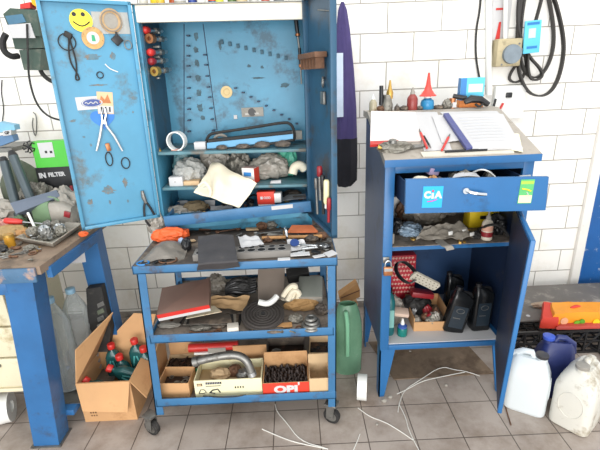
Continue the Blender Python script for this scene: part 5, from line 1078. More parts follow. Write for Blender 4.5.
# ------------------------------------------------------------------ on the sloping desk
def topsheet(q, off, lab, m=None, nm='paper_sheet', cat='paper', curl=.004, t=.0015, sd=0):
    A = [ontop(x, y, off) for x, y in q]
    b = MB(); b.sheet(lambda u, v: lerp(lerp(A[0], A[1], u), lerp(A[3], A[2], u), v)+TN*(curl*abs(noise.noise(V((u*3+sd, v*3, sd))))+.0), 10, 8, t)
    return solo(b, nm, lab, cat, m or m_paper)
b = thing('red_folder', 'white paper pad with a red lower edge at the left of the desk', 'pad', ontop(385, 145))
A = [ontop(371, 112, .004), ontop(415, 113, .004), ontop(421, 141, .004), ontop(370, 144, .004)]
MB().sheet(lambda u, v: lerp(lerp(A[0], A[1], u), lerp(A[3], A[2], u), v)+TN*.006, 4, 4, .008).build('pages', mat('pinkish_paper', 'f1e6e0', .7, 0, .03, 6), b)
MB().prism([ontop(370, 143.5, .001), ontop(398, 142.5, .001), ontop(398, 146, .001), ontop(370, 147, .001)], TN*.012).build('red_edge', m_red, b)
topsheet([(415, 112), (437, 112), (452, 150), (424, 151)], .004, 'white sheet in the middle of the desk between pad and open book', sd=1)
topsheet([(432, 116), (449, 114), (462, 140), (442, 143)], .009, 'small white note under the red pens on the desk', sd=2)
bk = thing('open_logbook', 'open white logbook with a dark blue spine lying on the desk', 'book', ontop(490, 140))
A = [ontop(447, 115, .014), ontop(503, 114, .014), ontop(523, 148, .014), ontop(470, 150, .014)]
MB().sheet(lambda u, v: lerp(lerp(A[0], A[1], u), lerp(A[3], A[2], u), v)+TN*(.007*math.sin(u*math.pi)), 10, 6, .01).build('pages', m_paper, bk)
A2 = [ontop(443, 116, .012), ontop(448, 115.5, .012), ontop(472, 150, .012), ontop(466, 151, .012)]
MB().prism(A2, TN*.014).build('spine', mat('spine_blue', '4a4f84', .5), bk)
b = MB()
for k in range(9):
    u0, v0 = .12, .14+.085*k
    f = lambda u, v: lerp(lerp(A[0], A[1], u), lerp(A[3], A[2], u), v)+TN*(.0135+.007*math.sin(u*math.pi))
    b.prism([f(.12, v0), f(.8, v0), f(.8, v0+.008), f(.12, v0+.008)], TN*.0006)
b.build('ruled_lines', mat('rule_grey', 'c2c4cc', .7), bk)
topsheet([(440, 112), (497, 111), (503, 117), (447, 119)], .008, 'loose white sheet sticking out above the open logbook', sd=3)
topsheet([(506, 133), (519, 134), (523, 152), (512, 150)], .010, 'curled white paper corner with yellow mark at the right of the desk', mat('yellowish_paper', 'efeccb', .7), sd=4)
def pen(a, c, m, lab, off=.016, r=.0055):
    p0, p1 = ontop(*a, off), ontop(*c, off); t = thing('ballpoint_pen', lab, 'pen', p1, 'pens on the desk')
    MB().cyl(lerp(p0, p1, .22), p1, r, seg=9).build('barrel', m, t); MB().cyl(p0, lerp(p0, p1, .22), r*.4, r, 9).build('tip', m_dsteel, t)
pen((419, 129), (427, 148), m_red, 'red pen left of the middle of the desk, nearer the pad'); pen((431, 148), (424, 136), m_black, 'short black pen crossing beside the left red pen', r=.004); pen((450, 134), (442, 150), m_red, 'red pen just left of the dark blue book spine')
p0, p1 = ontop(445, 151.5, .012), ontop(487, 149.5, .012); solo(MB().cyl(p0, p1, .0055), 'black_pencil', 'long black pencil along the front edge of the desk', 'pencil', m_black)
cbx = MB(); cbx.prism([ontop(420, 153, .001), ontop(512, 149.5, .001), ontop(514, 153.5, .001), ontop(423, 157.5, .001)], TN*.006); solo(cbx, 'pencil_strip', 'beige strip along the front edge of the desk', 'strip', mat('strip_beige', 'cdc6b8', .6))
cb = thing('carburettor', 'grey cast metal engine part lying at the front left of the desk', 'part', ontop(398, 153)); p = ontop(398, 153, 0)
MB().blob(p+V((-.01, .025, 0)), (.13, .07, .05), .3, 2.4, 130, 4, ridge=True).build('casting', m_clip, cb); MB().cyl(p+V((.03, .02, .018)), p+V((.13, .035, .02)), .012, .009).build('pipe', m_dsteel, cb); MB().cyl(p+V((-.02, .02, .03)), p+V((-.02, .015, .055)), .02, .016).build('boss', m_dsteel, cb); MB().cyl(p+V((-.05, .02, .02)), p+V((-.08, .03, .024)), .011).build('nozzle', m_brass, cb)
# ------------------------------------------------------------------ along the back ledge
LZ = TZ1
def led(px, dy=0.): q = aY(px, 108, 2.25+dy); return V((q.x, 2.25+dy, LZ))
def ledbottle(px, h, r, body, cap, lab, nm='bottle', cat='bottle', dy=0, capr=.45, neck=.72):
    p = led(px, dy); t = thing(nm, lab, cat, p, None)
    MB().lathe([(r*.95, 0), (r, .003), (r, h*.5), (r*.85, h*.58), (r*.4, h*neck)], p, seg=16).build('body', body, t); MB().lathe([(r*capr, h*(neck-.02)), (r*capr*1.05, h*.78), (r*capr*.5, h*.9), (r*capr*.3, h)], p, seg=12).build('cap', cap, t); return t
m_oilfilm = mat('murky_plastic', 'b0a68c', .3, 0, .2, 14, '6b4a30', .3, 20)
ledbottle(373, .085, .020, m_oilfilm, m_plastwhite, 'murky little bottle at the left end of the desk ledge')
gt = thing('grease_gun', 'brass and black grease gun head standing on the desk ledge', 'tool', led(387)); p = led(387)
MB().lathe([(.028, 0), (.03, .03), (.024, .05), (.02, .08)], p, seg=14).build('cup', m_clip, gt); MB().cyl(p+V((-.03, 0, .03)), p+V((-.034, -.01, .125)), .012, .010).build('handle', m_black, gt); MB().lathe([(.016, .06), (.018, .09), (.01, .11), (.004, .15)], p+V((.012, 0, 0)), seg=12).build('nozzle', m_brass, gt)
t = ledbottle(412, .11, .027, mat('dark_red_bottle', '8c3a34', .35, 0, .1, 12), m_rag, 'squat dark red bottle with grey nozzle on the desk ledge')
ledbottle(397, .035, .014, m_darkmetal, m_dsteel, 'tiny dark pot on the desk ledge behind the white pad', 'pot', 'pot')
fn = thing('blue_bottle', 'blue bottle on the desk ledge with a red funnel in its neck', 'bottle', led(427)); p = led(427)
MB().lathe([(.03, 0), (.033, .004), (.034, .03), (.03, .045), (.016, .055), (.015, .07)], p, seg=18).build('body', mat('bottle_blue', '2a7fae', .35, 0, .1, 10), fn); MB().lathe([(.017, .056), (.017, .068)], p, seg=14).build('neck_band', m_plastwhite, fn)
fu = thing('red_funnel', 'bright red funnel upside down on the blue bottle', 'funnel', p+V((0, 0, .07)))
MB().lathe([(.041, .065), (.043, .068), (.032, .078), (.020, .095), (.012, .12), (.007, .16), (.005, .178)], p, seg=24).build('cone', mat('funnel_red', 'e2483e', .4, 0, .04, 8), fu)
for i, (px, w, h, m, lab) in enumerate(((438, .05, .02, m_darkmetal, 'dark metal scrap right of the blue bottle'), (447, .05, .05, m_clip, 'small grey part left of the copper fitting on the ledge'), (404, .04, .025, m_darkmetal, 'dark scrap left of the dark red bottle'), (381, .04, .03, m_rust, 'rusty scrap left of the grease gun'), (420, .03, .02, m_clip, 'grey scrap between red and blue bottles'))):
    solo(MB().blob(led(px), (w, .05, h), .3, 2.4, 140+i, 3, ridge=True), 'metal_scrap', lab, 'scrap', m)
p = led(452); t = thing('copper_valve', 'small copper valve with white tag on the desk ledge', 'valve', p); MB().cyl(p, p+V((0, 0, .05)), .016).build('body', m_copper, t); MB().cyl(p+V((-.02, -.005, .022)), p+V((.02, -.005, .022)), .009).build('pipe', m_brass, t); MB().box(p+V((.004, -.02, .018)), (.02, .002, .026)).build('tag', m_paper, t)
bc = thing('blue_carton', 'light blue printed carton on an orange box at the desk ledge', 'carton', led(472)+V((0, .02, .035))); p = led(472)+V((0, .03, 0)); M = TR(p, 0, 0, -8)
b = MB(); b.bx(-.058, .058, -.02, .04, .036, .145, .001, m=m_skyblue, M=M); b.bx(-.0592, -.0578, -.02, .04, .037, .144, m=m_bluecard, M=M); b.bx(-.02, .05, -.0215, -.02, .075, .115, m=mat('ice_blue', 'c9e8f2', .5), M=M); b.bx(-.057, -.03, -.0212, -.02, .037, .144, m=m_bluecard, M=M); b.build('carton', m_skyblue, bc)
b = MB().bx(-.06, .06, -.022, .045, 0, .0355, .002, M=M); solo(b, 'orange_box', 'low orange box under the light blue carton on the ledge', 'box', mat('orange_box', 'd8803a', .6, 0, .1, 12))
p = led(459); b = MB(); b.cyl(p+V((-.035, 0, .06)), p+V((.03, -.01, .048)), .012); solo(b, 'black_torch', 'short black cylinder lying tilted left of the blue carton', 'torch', m_black)
sn = thing('pistol_grip', 'black curved tool with red and yellow marks under the blue carton', 'tool', led(478, -.03)); p = led(476, -.04)
MB().tube([p+V((-.06, 0, .03)), p+V((-.03, 0, .045)), p+V((.02, 0, .04)), p+V((.06, 0, .015))], [.012, .02, .018, .014]+[], 9).build('grip', m_black, sn); MB().tube([p+V((-.01, -.01, .02)), p+V((.01, -.012, .005)), p+V((.03, -.01, .02))], .006, 7, smooth=1).build('trigger', m_rubber, sn)
# ------------------------------------------------------------------ in the desk drawer
DZ = 1.078
def dd_(px, py, dz=0): return aZ(px, py, 1.165+dz)
R2.seed(9)
for i in range(16):
    p = V((R2.uniform(.51, .90), R2.uniform(1.66, 1.84), 1.078)); m = (m_rag, m_clip, m_canvas, m_wood, m_rust, m_dsteel)[i % 6]
    solo(MB().blob(p, (R2.uniform(.06, .1), R2.uniform(.05, .08), R2.uniform(.08, .115)), .3, 2.4, 160+i, 3, ridge=True), 'drawer_part', ('grey', 'metallic', 'cream', 'tan', 'rusty', 'steel')[i % 6]+' scrap among the jumble in the open desk drawer', 'scrap', m, ('grey', 'metallic', 'cream', 'tan', 'rusty', 'steel')[i % 6]+' scraps in the desk drawer')
solo(MB().box(dd_(432, 175)+V((0, 0, .02)), (.05, .04, .03), (10, 10, 20), .003), 'lilac_packet', 'pale lilac packet sticking out of the open desk drawer', 'packet', mat('lilac', 'b9a8cc', .6))
A = [dd_(452, 178, .0), dd_(480, 177, .0), dd_(476, 173, .012), dd_(455, 174, .012)]; solo(MB().sheet(lambda u, v: lerp(lerp(A[0], A[1], u), lerp(A[3], A[2], u), v)+V((0, 0, .006*math.sin(u*3.1))), 10, 6, .002), 'white_paper', 'folded white paper sticking out of the open desk drawer', 'paper', m_paper)
solo(MB().tube([dd_(470, 174, .0), dd_(480, 169, .04), dd_(489, 171, .03), dd_(495, 177, 0)], .0035, 7, smooth=2), 'white_cable', 'white cable arching out of the desk drawer', 'cable', m_plastwhite)
solo(MB().cyl(dd_(519, 177, .01), dd_(530, 176, .01), .006), 'steel_pin', 'thin steel pin at the right end of the desk drawer', 'pin', m_steel)
# ------------------------------------------------------------------ upper compartment
S1 = .8365
def us(px, py, dz=0): return aZ(px, py, S1+dz)
def usblob(px, py, w, d, h, m, nm, lab, cat, sd, ridge=True, amp=.3, lift=0, y=None):
    p = us(px, py); return solo(MB().blob(p+V((0, d*.5, lift)), (w, d, h), amp, 2.6, sd, 4, ridge=ridge), nm, lab, cat, m)
bx_ = MB(); p = us(397.5, 220)+V((0, .03, 0)); bx_.bx(p.x-.02, p.x+.022, p.y, p.y+.05, S1, S1+.12, .002); solo(bx_, 'white_tall_box', 'tall white box at the left end of the cabinet shelf', 'box', m_white)
b = MB(); p = us(394, 244); b.bx(.434, .452, p.y, p.y+.03, S1, S1+.05, .002); solo(b, 'small_card_box', 'small white box at the front left of the cabinet shelf', 'box', m_rag)
usblob(398, 236, .06, .07, .08, m_black, 'black_rubber', 'black rubber lump beside the tall white box', 'part', 180)
usblob(412, 238, .11, .10, .06, mat('bluish_film', '8ea2b4', .2, 0, .2, 14, bump=.5), 'blue_plastic_bag', 'bluish clear plastic bag at the left of the cabinet shelf', 'bag', 181)
usblob(406, 222, .08, .07, .12, mat('brown_rubber', '6a4c38', .6, 0, .25, 14), 'brown_part', 'brown part behind the bluish plastic bag', 'part', 182)
usblob(428, 225, .20, .12, .13, m_filmd, 'dark_plastic_bag', 'dark crumpled plastic bag of parts under the open desk drawer', 'bag', 183)
usblob(455, 216, .14, .08, .14, m_film, 'clear_plastic_bag', 'crumpled clear plastic bag in the middle of the cabinet shelf', 'bag', 184)
usblob(414, 212, .12, .08, .15, m_clip, 'metal_parts', 'pile of grey metal parts at the back of the cabinet shelf', 'parts', 187)
# plastic film draping over the shelf edge with white tags
A = [us(416, 240, .02), us(474, 238, .012), us(462, 222, .07), us(424, 226, .07)]
b = MB(); b.sheet(lambda u, v: lerp(lerp(A[0], A[1], u), lerp(A[3], A[2], u), v)+V((0, 0, .02*noise.noise(V((u*6, v*4, 3))))), 24, 14, .002)
solo(b, 'film_sheet', 'wrinkled dark plastic film lying at the front of the cabinet shelf', 'film', m_filmd)
b = MB(); P = [us(438, 240, .008), us(446, 246, .004), aY(449, 246.5, AY0-.012), aY(450.5, 250, AY0-.014)]; b.strip(P, (1, 0, .2), .035, .002, smooth=2); solo(b, 'plastic_strip', 'grey plastic strip hanging over the edge of the cabinet shelf', 'strip', m_rag)
for i, (px, py) in enumerate(((450.5, 233, ), (464, 231), (472, 234))): solo(MB().box(us(px, py, .045-.008*i), (.022, .008, .018), (0, 0, 25), .002), 'white_tag', ('leftmost', 'middle', 'rightmost')[i]+' of three white plug tags on the shelf film', 'tag', m_plastwhite, 'white tags on the plastic film')
yb = thing('yellow_carton', 'bright yellow carton with black print in the cabinet under the drawer', 'carton', us(490, 231)); p0, p1 = aY(468, 234, 2.0), aY(504, 205, 2.0)
b = MB(); b.bx(p0.x, p1.x, 2.0, 2.08, S1, p1.z, .002); b.build('carton', m_yellow, yb); b = MB(); c = aY(485, 218, 1.9985); b.bx(c.x-.025, c.x+.02, 1.9982, 2.0, c.z-.006, c.z+.012); b.build('print', m_black, yb)
wb = thing('glue_bottle', 'small white bottle with red label and nozzle on the cabinet shelf', 'bottle', us(487, 240)); p = us(487, 240)+V((0, .01, 0))
MB().lathe([(.022, 0), (.0255, .003), (.0255, .078), (.019, .092), (.011, .099)], p, seg=18).build('body', mat('bottle_ivory', 'ddd2c0', .35, 0, .08, 12), wb); MB().lathe([(.011, .098), (.0115, .112), (.005, .12), (.0035, .142)], p, seg=12).build('nozzle', m_rag, wb)
MB().ringl([(.0256, .018), (.026, .018), (.026, .042), (.0256, .042)], p, seg=18).build('label', m_crimson, wb); MB().ringl([(.0256, .047), (.0259, .047), (.0259, .072), (.0256, .072)], p, seg=18).build('label', mat('label_pink', 'd8a48c', .5), wb)
usblob(499, 236, .08, .08, .10, m_black, 'black_hose_coil', 'black coiled hose right of the white glue bottle', 'hose', 185)
solo(MB().tube([us(478, 230, .03), us(490, 224, .10), us(502, 226, .09), us(508, 236, .03)], .006, 7, smooth=2), 'black_cable', 'black cable arching behind the white glue bottle', 'cable', m_rubber)
usblob(478, 240, .04, .04, .04, m_rubber, 'rubber_plug', 'small dark rubber plug left of the glue bottle', 'part', 186)
# ------------------------------------------------------------------ lower compartment
S2 = .3165
def ls(px, py, dz=0): return aZ(px, py, S2+dz)
rp = thing('red_patterned_box', 'red carton with pale dotted pattern at the back left of the cabinet', 'carton', ls(402, 320)); p0, p1 = aY(390, 300, 2.12), aY(416.5, 255, 2.12)
b = MB(); b.bx(p0.x, p1.x, 2.12, 2.2, S2, p1.z, .002); b.build('carton', mat('pattern_red', 'c22838', .5, 0, .05, 8), rp); b = MB()
for r in range(9):
    for c_ in range(7): b.box((p0.x+.010+(p1.x-p0.x-.030)/6*c_+(.009 if r % 2 else 0), 2.119, p1.z-.014-.026*r), (.010, .001, .012), (0, 45, 0), m=None)
b.build('dot_pattern', mat('pattern_pink', 'e8b8a8', .5), rp)
# perforated grey brush head with black strap
br_ = thing('perforated_grip', 'pale grey perforated sole shaped pad with black strap in the cabinet', 'pad', aY(420, 290, 1.86)); M = frame(aY(425, 281, 1.86), aY(448, 293, 1.86)-aY(402, 270, 1.86), (-.12, -.35, .93))
secs = []
for z in (-.006, .006): secs.append([V((q.x, q.y, z)) for q in rrect(.150, .056, .014)])
MB().loft(secs, M=M).build('pad', mat('pad_grey', 'bab4a4', .6, 0, .06, 10), br_)
b = MB()
for i in range(7):
    for j in range(3): b.cyl((-.06+.02*i+(.006 if j % 2 else 0), -.018+.018*j, .0055), (-.06+.02*i+(.006 if j % 2 else 0), -.018+.018*j, .0068), .0032, seg=8, M=M)
b.build('perforations', mat('hole_brown', '5c564a', .7), br_)
b = MB(); b.strip([aY(x, y, 1.85+.02*k) for x, y, k in ((415, 280, 0), (410, 284, 0), (402, 280, .3), (396, 272, .6), (396, 264, 1), (401, 261, 1.2), (408, 264, 1.2), (414, 270, .8), (417, 276, .3))], (.25, -.6, .4), .026, .006, smooth=2); b.build('strap', m_black, br_)
# teal bottle at left, jar, carton, oil cans
tb = thing('teal_bottle', 'tall dark teal bottle at the left inside the lower cabinet', 'bottle', ls(393, 334)); p = aY(391.5, 330, 1.90); p = V((.452, 1.90, S2))
MB().loft([[q+p for q in rrect(w, d, r, z)] for w, d, r, z in ((.05, .08, .02, 0), (.054, .085, .02, .01), (.054, .085, .02, .19), (.04, .06, .018, .22), (.025, .025, .012, .235))]).build('body', mat('bottle_teal', '1d6468', .3, 0, .15, 12), tb); MB().cyl(p+V((0, 0, .235)), p+V((0, 0, .255)), .016).build('cap', m_black, tb); MB().bx(p.x-.015, p.x+.02, p.y-.0435, p.y-.042, S2+.05, S2+.15).build('label', mat('label_mint', '7fb6b0', .5), tb)
jr = thing('ink_bottle', 'small teal bottle with white dropper cap at the cabinet front', 'bottle', ls(403, 337)); p = ls(403, 337)+V((0, .02, 0)); 
MB().lathe([(.024, 0), (.026, .004), (.026, .04), (.024, .046)], p, seg=20).build('body', mat('ink_teal', '14746c', .2, 0, .1, 10), jr); MB().lathe([(.023, .045), (.0235, .056), (.012, .064)], p, seg=18).build('collar', mat('collar_blue', '3a5aa0', .3), jr); MB().lathe([(.010, .062), (.011, .068), (.006, .088), (.0055, .094)], p, seg=12).build('dropper_cap', m_plastwhite, jr)
T, M = None, None
T = thing('parts_box', 'open cardboard box of small parts and wrappers in the lower cabinet', 'carton', ls(430, 332)); M = TR(ls(432, 332)+V((0, .01, 0)), 0, 0, -2); w, d, h = .185, .22, .075; b = MB(); t = .004
b.bx(-w/2, w/2, 0, t, 0, h*.72, M=M); b.bx(-w/2, w/2, d-t, d, 0, h*1.3, M=M); b.bx(-w/2, -w/2+t, t, d-t, 0, h, M=M); b.bx(w/2-t, w/2, t, d-t, 0, h*1.3, M=M); b.bx(-w/2+t, w/2-t, t, d-t, 0, t, M=M); b.build('tray', m_cardb, T); fillbase(M, w, d, .03, m_clip, T)
for i in range(16):
    p = M @ V((R2.uniform(-w*.4, w*.3), R2.uniform(.02, d*.85), .03)); m = (m_film, m_crimson, m_clip, m_rust, m_paper, m_filmd)[i % 6]; n_ = ('clear', 'red', 'grey', 'rusty', 'white', 'dark')[i % 6]
    solo(MB().blob(p, (R2.uniform(.03, .06), .04, R2.uniform(.03, .07)), .3, 2.4, 190+i, 3, ridge=True), 'wrapped_part', n_+' wrapped part inside the cardboard box of the lower cabinet', 'part', m, n_+' parts in the lower cabinet box')
solo(MB().blob(V((.50, 1.98, S2)), (.10, .08, .17), .25, 2.4, 210, 4, ridge=True), 'white_bundle', 'whitish plastic bundle below the red patterned carton', 'bundle', m_film)
solo(MB().box((.505, 1.90, S2+.115), (.10, .05, .022), (15, 8, -5), .003), 'pink_packet', 'flat pinkish packet resting on the parts in the lower cabinet', 'packet', mat('dusty_pink_packet', 'cdb4a2', .6))
solo(MB().blob(V((.64, 2.05, S2)), (.15, .10, .13), .25, 2.4, 211, 4, ridge=True), 'black_bag', 'black bundle behind the cardboard box in the lower cabinet', 'bag', m_rubber)
solo(MB().box((.66, 2.03, S2+.143), (.12, .06, .03), (0, 10, 0), .004), 'dark_red_packet', 'dark red packet on the black bundle in the lower cabinet', 'packet', m_crimson)
def oilcan(p, lab, w, d, h, rx=0, ry=0, rz=0, capx=-.03):
    t = thing('oil_can', lab, 'bottle', p, 'black oil cans in the cabinet'); M = TR(p, rx, ry, rz)
    secs = [rrect(a, b_, r, z, 4, cx) for a, b_, r, z, cx in ((w*.92, d*.9, .012, 0, 0), (w, d, .014, .008, 0), (w, d, .014, h*.74, 0), (w*.97, d*.95, .014, h*.8, 0), (w*.55, d*.7, .014, h*.9, capx*.6), (w*.3, d*.5, .012, h*.93, capx))]
    MB().loft(secs, M=M).build('body', mat('oilcan_black', '141618', .25, 0, .1, 12), t); MB().cyl((capx, 0, h*.92), (capx, 0, h), w*.16, M=M, seg=16).build('cap', m_black, t)
    MB().tube([(capx+.02, 0, h*.9), (w*.3, 0, h*.9), (w*.42, 0, h*.8)], .009, 8, smooth=1, M=M).build('handle', m_black, t)
    b = MB(); b.bx(-w*.34, w*.34, -d/2-.0008, -d/2+.001, h*.12, h*.62, m=mat('can_label', '24303a', .35), M=M); b.torus((0, -d/2-.001, h*.52), .013, .0014, (0, 1, 0), m=m_dsteel, sx=1.5, M=M); b.bx(-w*.25, w*.1, -d/2-.0014, -d/2, h*.34, h*.355, m=m_dsteel, M=M); b.build('label', m_dsteel, t)
oilcan(ls(455, 335)+V((0, .05, 0)), 'tilted black oil can leaning right inside the lower cabinet', .105, .062, .25, 0, 12, -6)
oilcan(ls(482, 333)+V((0, .05, 0)), 'upright black oil can at the right of the tilted one', .10, .065, .26, 0, 2, 6)
oilcan(V((.845, 2.06, S2)), 'black oil can at the back of the lower cabinet', .09, .065, .25, 0, 0, 0)
solo(MB().blob(ls(389, 334)+V((.012, .01, 0)), (.03, .03, .03), .2, 2.4, 213), 'rust_plug', 'small rusty plug at the front left of the lower cabinet', 'plug', m_rust)
# ------------------------------------------------------------------ on the floor
def fl(px, py, dz=0): return aZ(px, py, dz)
gb = thing('green_demijohn', 'tall translucent green plastic bottle with a handle between trolley and cabinet', 'bottle', fl(349, 378)); p = fl(349, 377)+V((0, .06, 0)); top = aY(349, 303, p.y).z
rr = 14.2*S(p); prof = [(rr*.86, 0), (rr*.95, .012), (rr*.98, top*.28), (rr*.98, top*.3), (rr*1.0, top*.55), (rr*.95, top*.72), (rr*.8, top*.88), (rr*.62, top*.985), (rr*.55, top), (rr*.5, top*.985), (rr*.7, top*.86), (rr*.84, top*.7), (rr*.84, top*.4)]
secs = [[p+V((r*math.cos(2*math.pi*i/26), .62*r*math.sin(2*math.pi*i/26), z)) for i in range(26)] for r, z in prof]
MB().loft(secs, caps=False).build('bottle_body', mat('bottle_green', '7fae8e', .2, 0, .2, 7, 'b4c8b8', .25, 6, trans=.5), gb)
MB().loft([[p+V((.9*rr*math.cos(2*math.pi*i/20), .55*rr*math.sin(2*math.pi*i/20), z)) for i in range(20)] for z in (.004, top*.25)]).build('dark_liquid', mat('liquid_green', '0f5a36', .2), gb)
MB().tube([p+V((-rr*.2, -.6*rr, top*.95)), p+V((-rr*.1, -.72*rr, top*.8)), p+V((-rr*.1, -.74*rr, top*.5)), p+V((-rr*.1, -.66*rr, top*.32))], .012, 8, smooth=1).build('handle', mat('handle_green', '7db592', .3, 0, .1, 10), gb)
wp = thing('wood_plank', 'short thick wooden plank leaning on the wall behind the green bottle', 'plank', aY(350, 303, 2.2)); 
b = MB(); b.prism([aY(339, 297, 2.2), aY(357, 284, 2.25), aY(360, 290, 2.25), aY(360, 297, 2.24), aY(341, 305, 2.2)], (0.0, .07, .0)); b.build('board', m_wood, wp); MB().tube([aY(341, 298, 2.198), aY(359.5, 290.5, 2.246)], .003, 5).build('edge_gap', m_rust, wp)
MB().bx(.285, .35, 2.25, 2.32, 0, aY(350, 302, 2.25).z-.02).build('support_block', m_cardb, wp)
tp = thing('tape_roll', 'white tape roll standing on the floor beside the blue cabinet leg', 'roll', fl(363, 401)); c = fl(363, 401); s = S(c); ax = V((.98, -.2, 0)).normalized(); R_ = 12.6*s
MB().ringl([(R_*.62, -.024), (R_, -.024), (R_, .024), (R_*.62, .024)], c+V((0, .03, R_*.97)), ax, 36).build('tape', m_plastwhite, tp); MB().ringl([(R_*.56, -.0242), (R_*.62, -.0242), (R_*.62, .0242), (R_*.56, .0242)], c+V((0, .03, R_*.97)), ax, 30).build('core', m_cardb, tp)
# white strapping strands
m_str = mat('strap_white', 'dcdad2', .5)
for i, (P, lab) in enumerate((
    ([(275, 402), (277, 412), (287, 423), (300, 441), (325, 448)], 'white plastic strand hanging down from the red carton to the floor'),
    ([(262, 429), (280, 437), (297, 443), (328, 449)], 'short white strand on the floor below the trolley'),
    ([(480, 376), (465, 371), (455, 370), (441, 366), (420, 380), (404, 390), (399, 404), (398, 412)], 'longest white strand on the floor in front of the blue cabinet'),
    ([(465, 372), (440, 377), (422, 381), (408, 389), (397, 394)], 'thin white strand crossing the longest one under the cabinet'),
    ([(358, 408), (370, 417), (385, 422), (400, 431), (413, 440)], 'pale strand running diagonally right of the tape roll'),
    ([(399, 404), (406, 418), (408, 428), (414, 441), (420, 452)], 'white strand running towards the camera below the cabinet'),
    ([(360, 434), (357, 442), (353, 451)], 'short white strand at the bottom edge of the floor'))):
    solo(MB().tube([fl(x, y, .009 if i in (2, 3) else .003) if not (i == 0 and k == 0) else V((fl(x, y+2, .004))) for k, (x, y) in enumerate(P)], .0022, 6, smooth=2), 'plastic_strand', lab, 'strand', m_str, 'white strands on the floor')
for i, (px, py, r) in enumerate(((390, 398, .012), (446, 386, .010), (384, 402, .014), (410, 352, .008), (377, 425, .007), (453, 418, .004))): solo(MB().blob(fl(px, py), (r*2, r*1.6, r*1.4), .3, 2, 220+i, 2), 'floor_crumb', 'small pale scrap of litter on the floor tiles', 'litter', m_rag, 'litter crumbs on the floor')
# ------------------------------------------------------------------ jerrycans
def jerry(px, py, rz, w, d, h, m, mc, lab, nm='jerrycan', capm=None, flip=False):
    p = fl(px, py); t = thing(nm, lab, 'jerrycan', p); M = TR(p, 0, 0, rz); D = d/2
    if flip: M = M @ Matrix.Translation((0, d, 0)) @ Matrix.Rotation(math.pi, 4, 'Z')
    secs = [rrect(a*w, b_*d, r, z*h, 5, cx*w, D+cy*d) for a, b_, r, z, cx, cy in (
        (.9, .9, .03, 0, 0, 0), (.98, .98, .034, .02, 0, 0), (1, 1, .036, .06, 0, 0), (1, 1, .036, .58, 0, 0), (.985, .98, .036, .64, 0, 0),
        (.86, .9, .034, .75, 0, .02), (.60, .80, .03, .86, 0, .04), (.40, .66, .026, .925, 0, .05))]
    MB().loft(secs, M=M).build('body', m, t)
    n = MB(); n.lathe([(.026, h*.90), (.024, h*.93), (.024, h*.955)], (0, D-d*.22, 0), seg=18, M=M); n.build('neck', m, t)
    c = MB(); c.lathe([(.027, h*.945), (.028, h*.95), (.028, h*.995), (.024, h)], (0, D-d*.22, 0), seg=20, M=M); c.build('screw_cap', capm or mc, t)
    hd = MB(); hd.tube([(0, D-d*.05, h*.90), (0, D+d*.02, h*.985), (0, D+d*.2, h*.98), (0, D+d*.42, h*.90), (0, D+d*.46, h*.74)], [.015]*5, 10, M=M); hd.build('handle', m, t)
    rc = MB(); rc.torus((0, -.0005, h*.42), min(w, .2)*.30, .002, (0, 1, 0), sx=1, sy=1.3, M=M, rs=6); rc.build('moulded_panel', m, t)
    return t, M
m_jw = mat('jerry_white', 'd3d9da', .35, 0, .03, 5, trans=.06); m_jd = mat('jerry_dirty', 'd6d3c8', .5, 0, .06, 6, '8a7a5c', .3, 9); m_jb = mat('jerry_blue', '2a3468', .4, 0, .1, 8)
jerry(545, 411, 58, .145, .185, .315, m_jw, m_black, 'clean white jerrycan with dark cap standing in front of the black crate', capm=mat('cap_dark', '3c3a3c', .4))
jerry(529, 388, -105, .125, .175, .33, m_jb, m_bluecard, 'dark blue jerrycan with bright blue cap behind the two white ones', capm=mat('cap_blue2', '3f5cc0', .4))
jt, jM = jerry(565, 430, -52, .17, .21, .335, m_jd, m_rag, 'dirty stained white jerrycan at the right edge of the floor', capm=m_rag)
solo(MB().tube([fl(503, 398, .004), fl(507, 412, .004), fl(511, 425, .004)], .003, 5), 'thin_stick', 'thin brown stick on the floor beside the clean white jerrycan', 'stick', m_rust)
# ------------------------------------------------------------------ black plastic crate, sheet, bags
cr = thing('plastic_crate', 'black lattice plastic crate on the floor behind the jerrycans', 'crate', (1.75, 2.22, 0)); X0c, X1c, Y0c, Y1c, Hc = 1.20, 2.35, 2.06, 2.42, .16
b = MB()
for z in (.008, Hc-.008): b.bx(X0c, X1c, Y0c, Y0c+.012, z-.008, z+.008); b.bx(X0c, X1c, Y1c-.012, Y1c, z-.008, z+.008); b.bx(X0c, X0c+.012, Y0c, Y1c, z-.008, z+.008); b.bx(X1c-.012, X1c, Y0c, Y1c, z-.008, z+.008)
b.build('rim', m_black, cr); b = MB()
n = 13
for i in range(n+1):
    x = X0c+(X1c-X0c)*i/n
    b.bx(max(X0c, x-.005), min(X1c, x+.005), Y0c+.001, Y0c+.011, .01, Hc-.01); b.bx(max(X0c, x-.005), min(X1c, x+.005), Y1c-.011, Y1c-.001, .01, Hc-.01)
    if i < n: b.tube([(x, Y0c+.006, .02), (x+(X1c-X0c)/n, Y0c+.006, Hc-.02)], .0045, 5)
b.bx(X0c, X1c, Y0c+.002, Y0c+.01, Hc*.5-.005, Hc*.5+.005); b.build('lattice', m_black, cr)
b = MB()
for i in range(9): y = Y0c+.012+(Y1c-Y0c-.024)*i/8; b.bx(X0c+.01, X1c-.01, y-.004, y+.004, .004, .012)
for i in range(16): x = X0c+.02+(X1c-X0c-.04)*i/15; b.bx(x-.004, x+.004, Y0c+.01, Y1c-.01, .004, .012)
b.build('base_grid', m_black, cr)
b = MB(); b.bx(X0c-.1, X1c, Y0c+.10, Y1c+.16, Hc+.001, Hc+.013, .003); solo(b, 'grey_board', 'flat grey board lying on the black lattice crate', 'board', mat('grey_board', '6c6762', .7, 0, .15, 9, '9c958c', .25, 9))
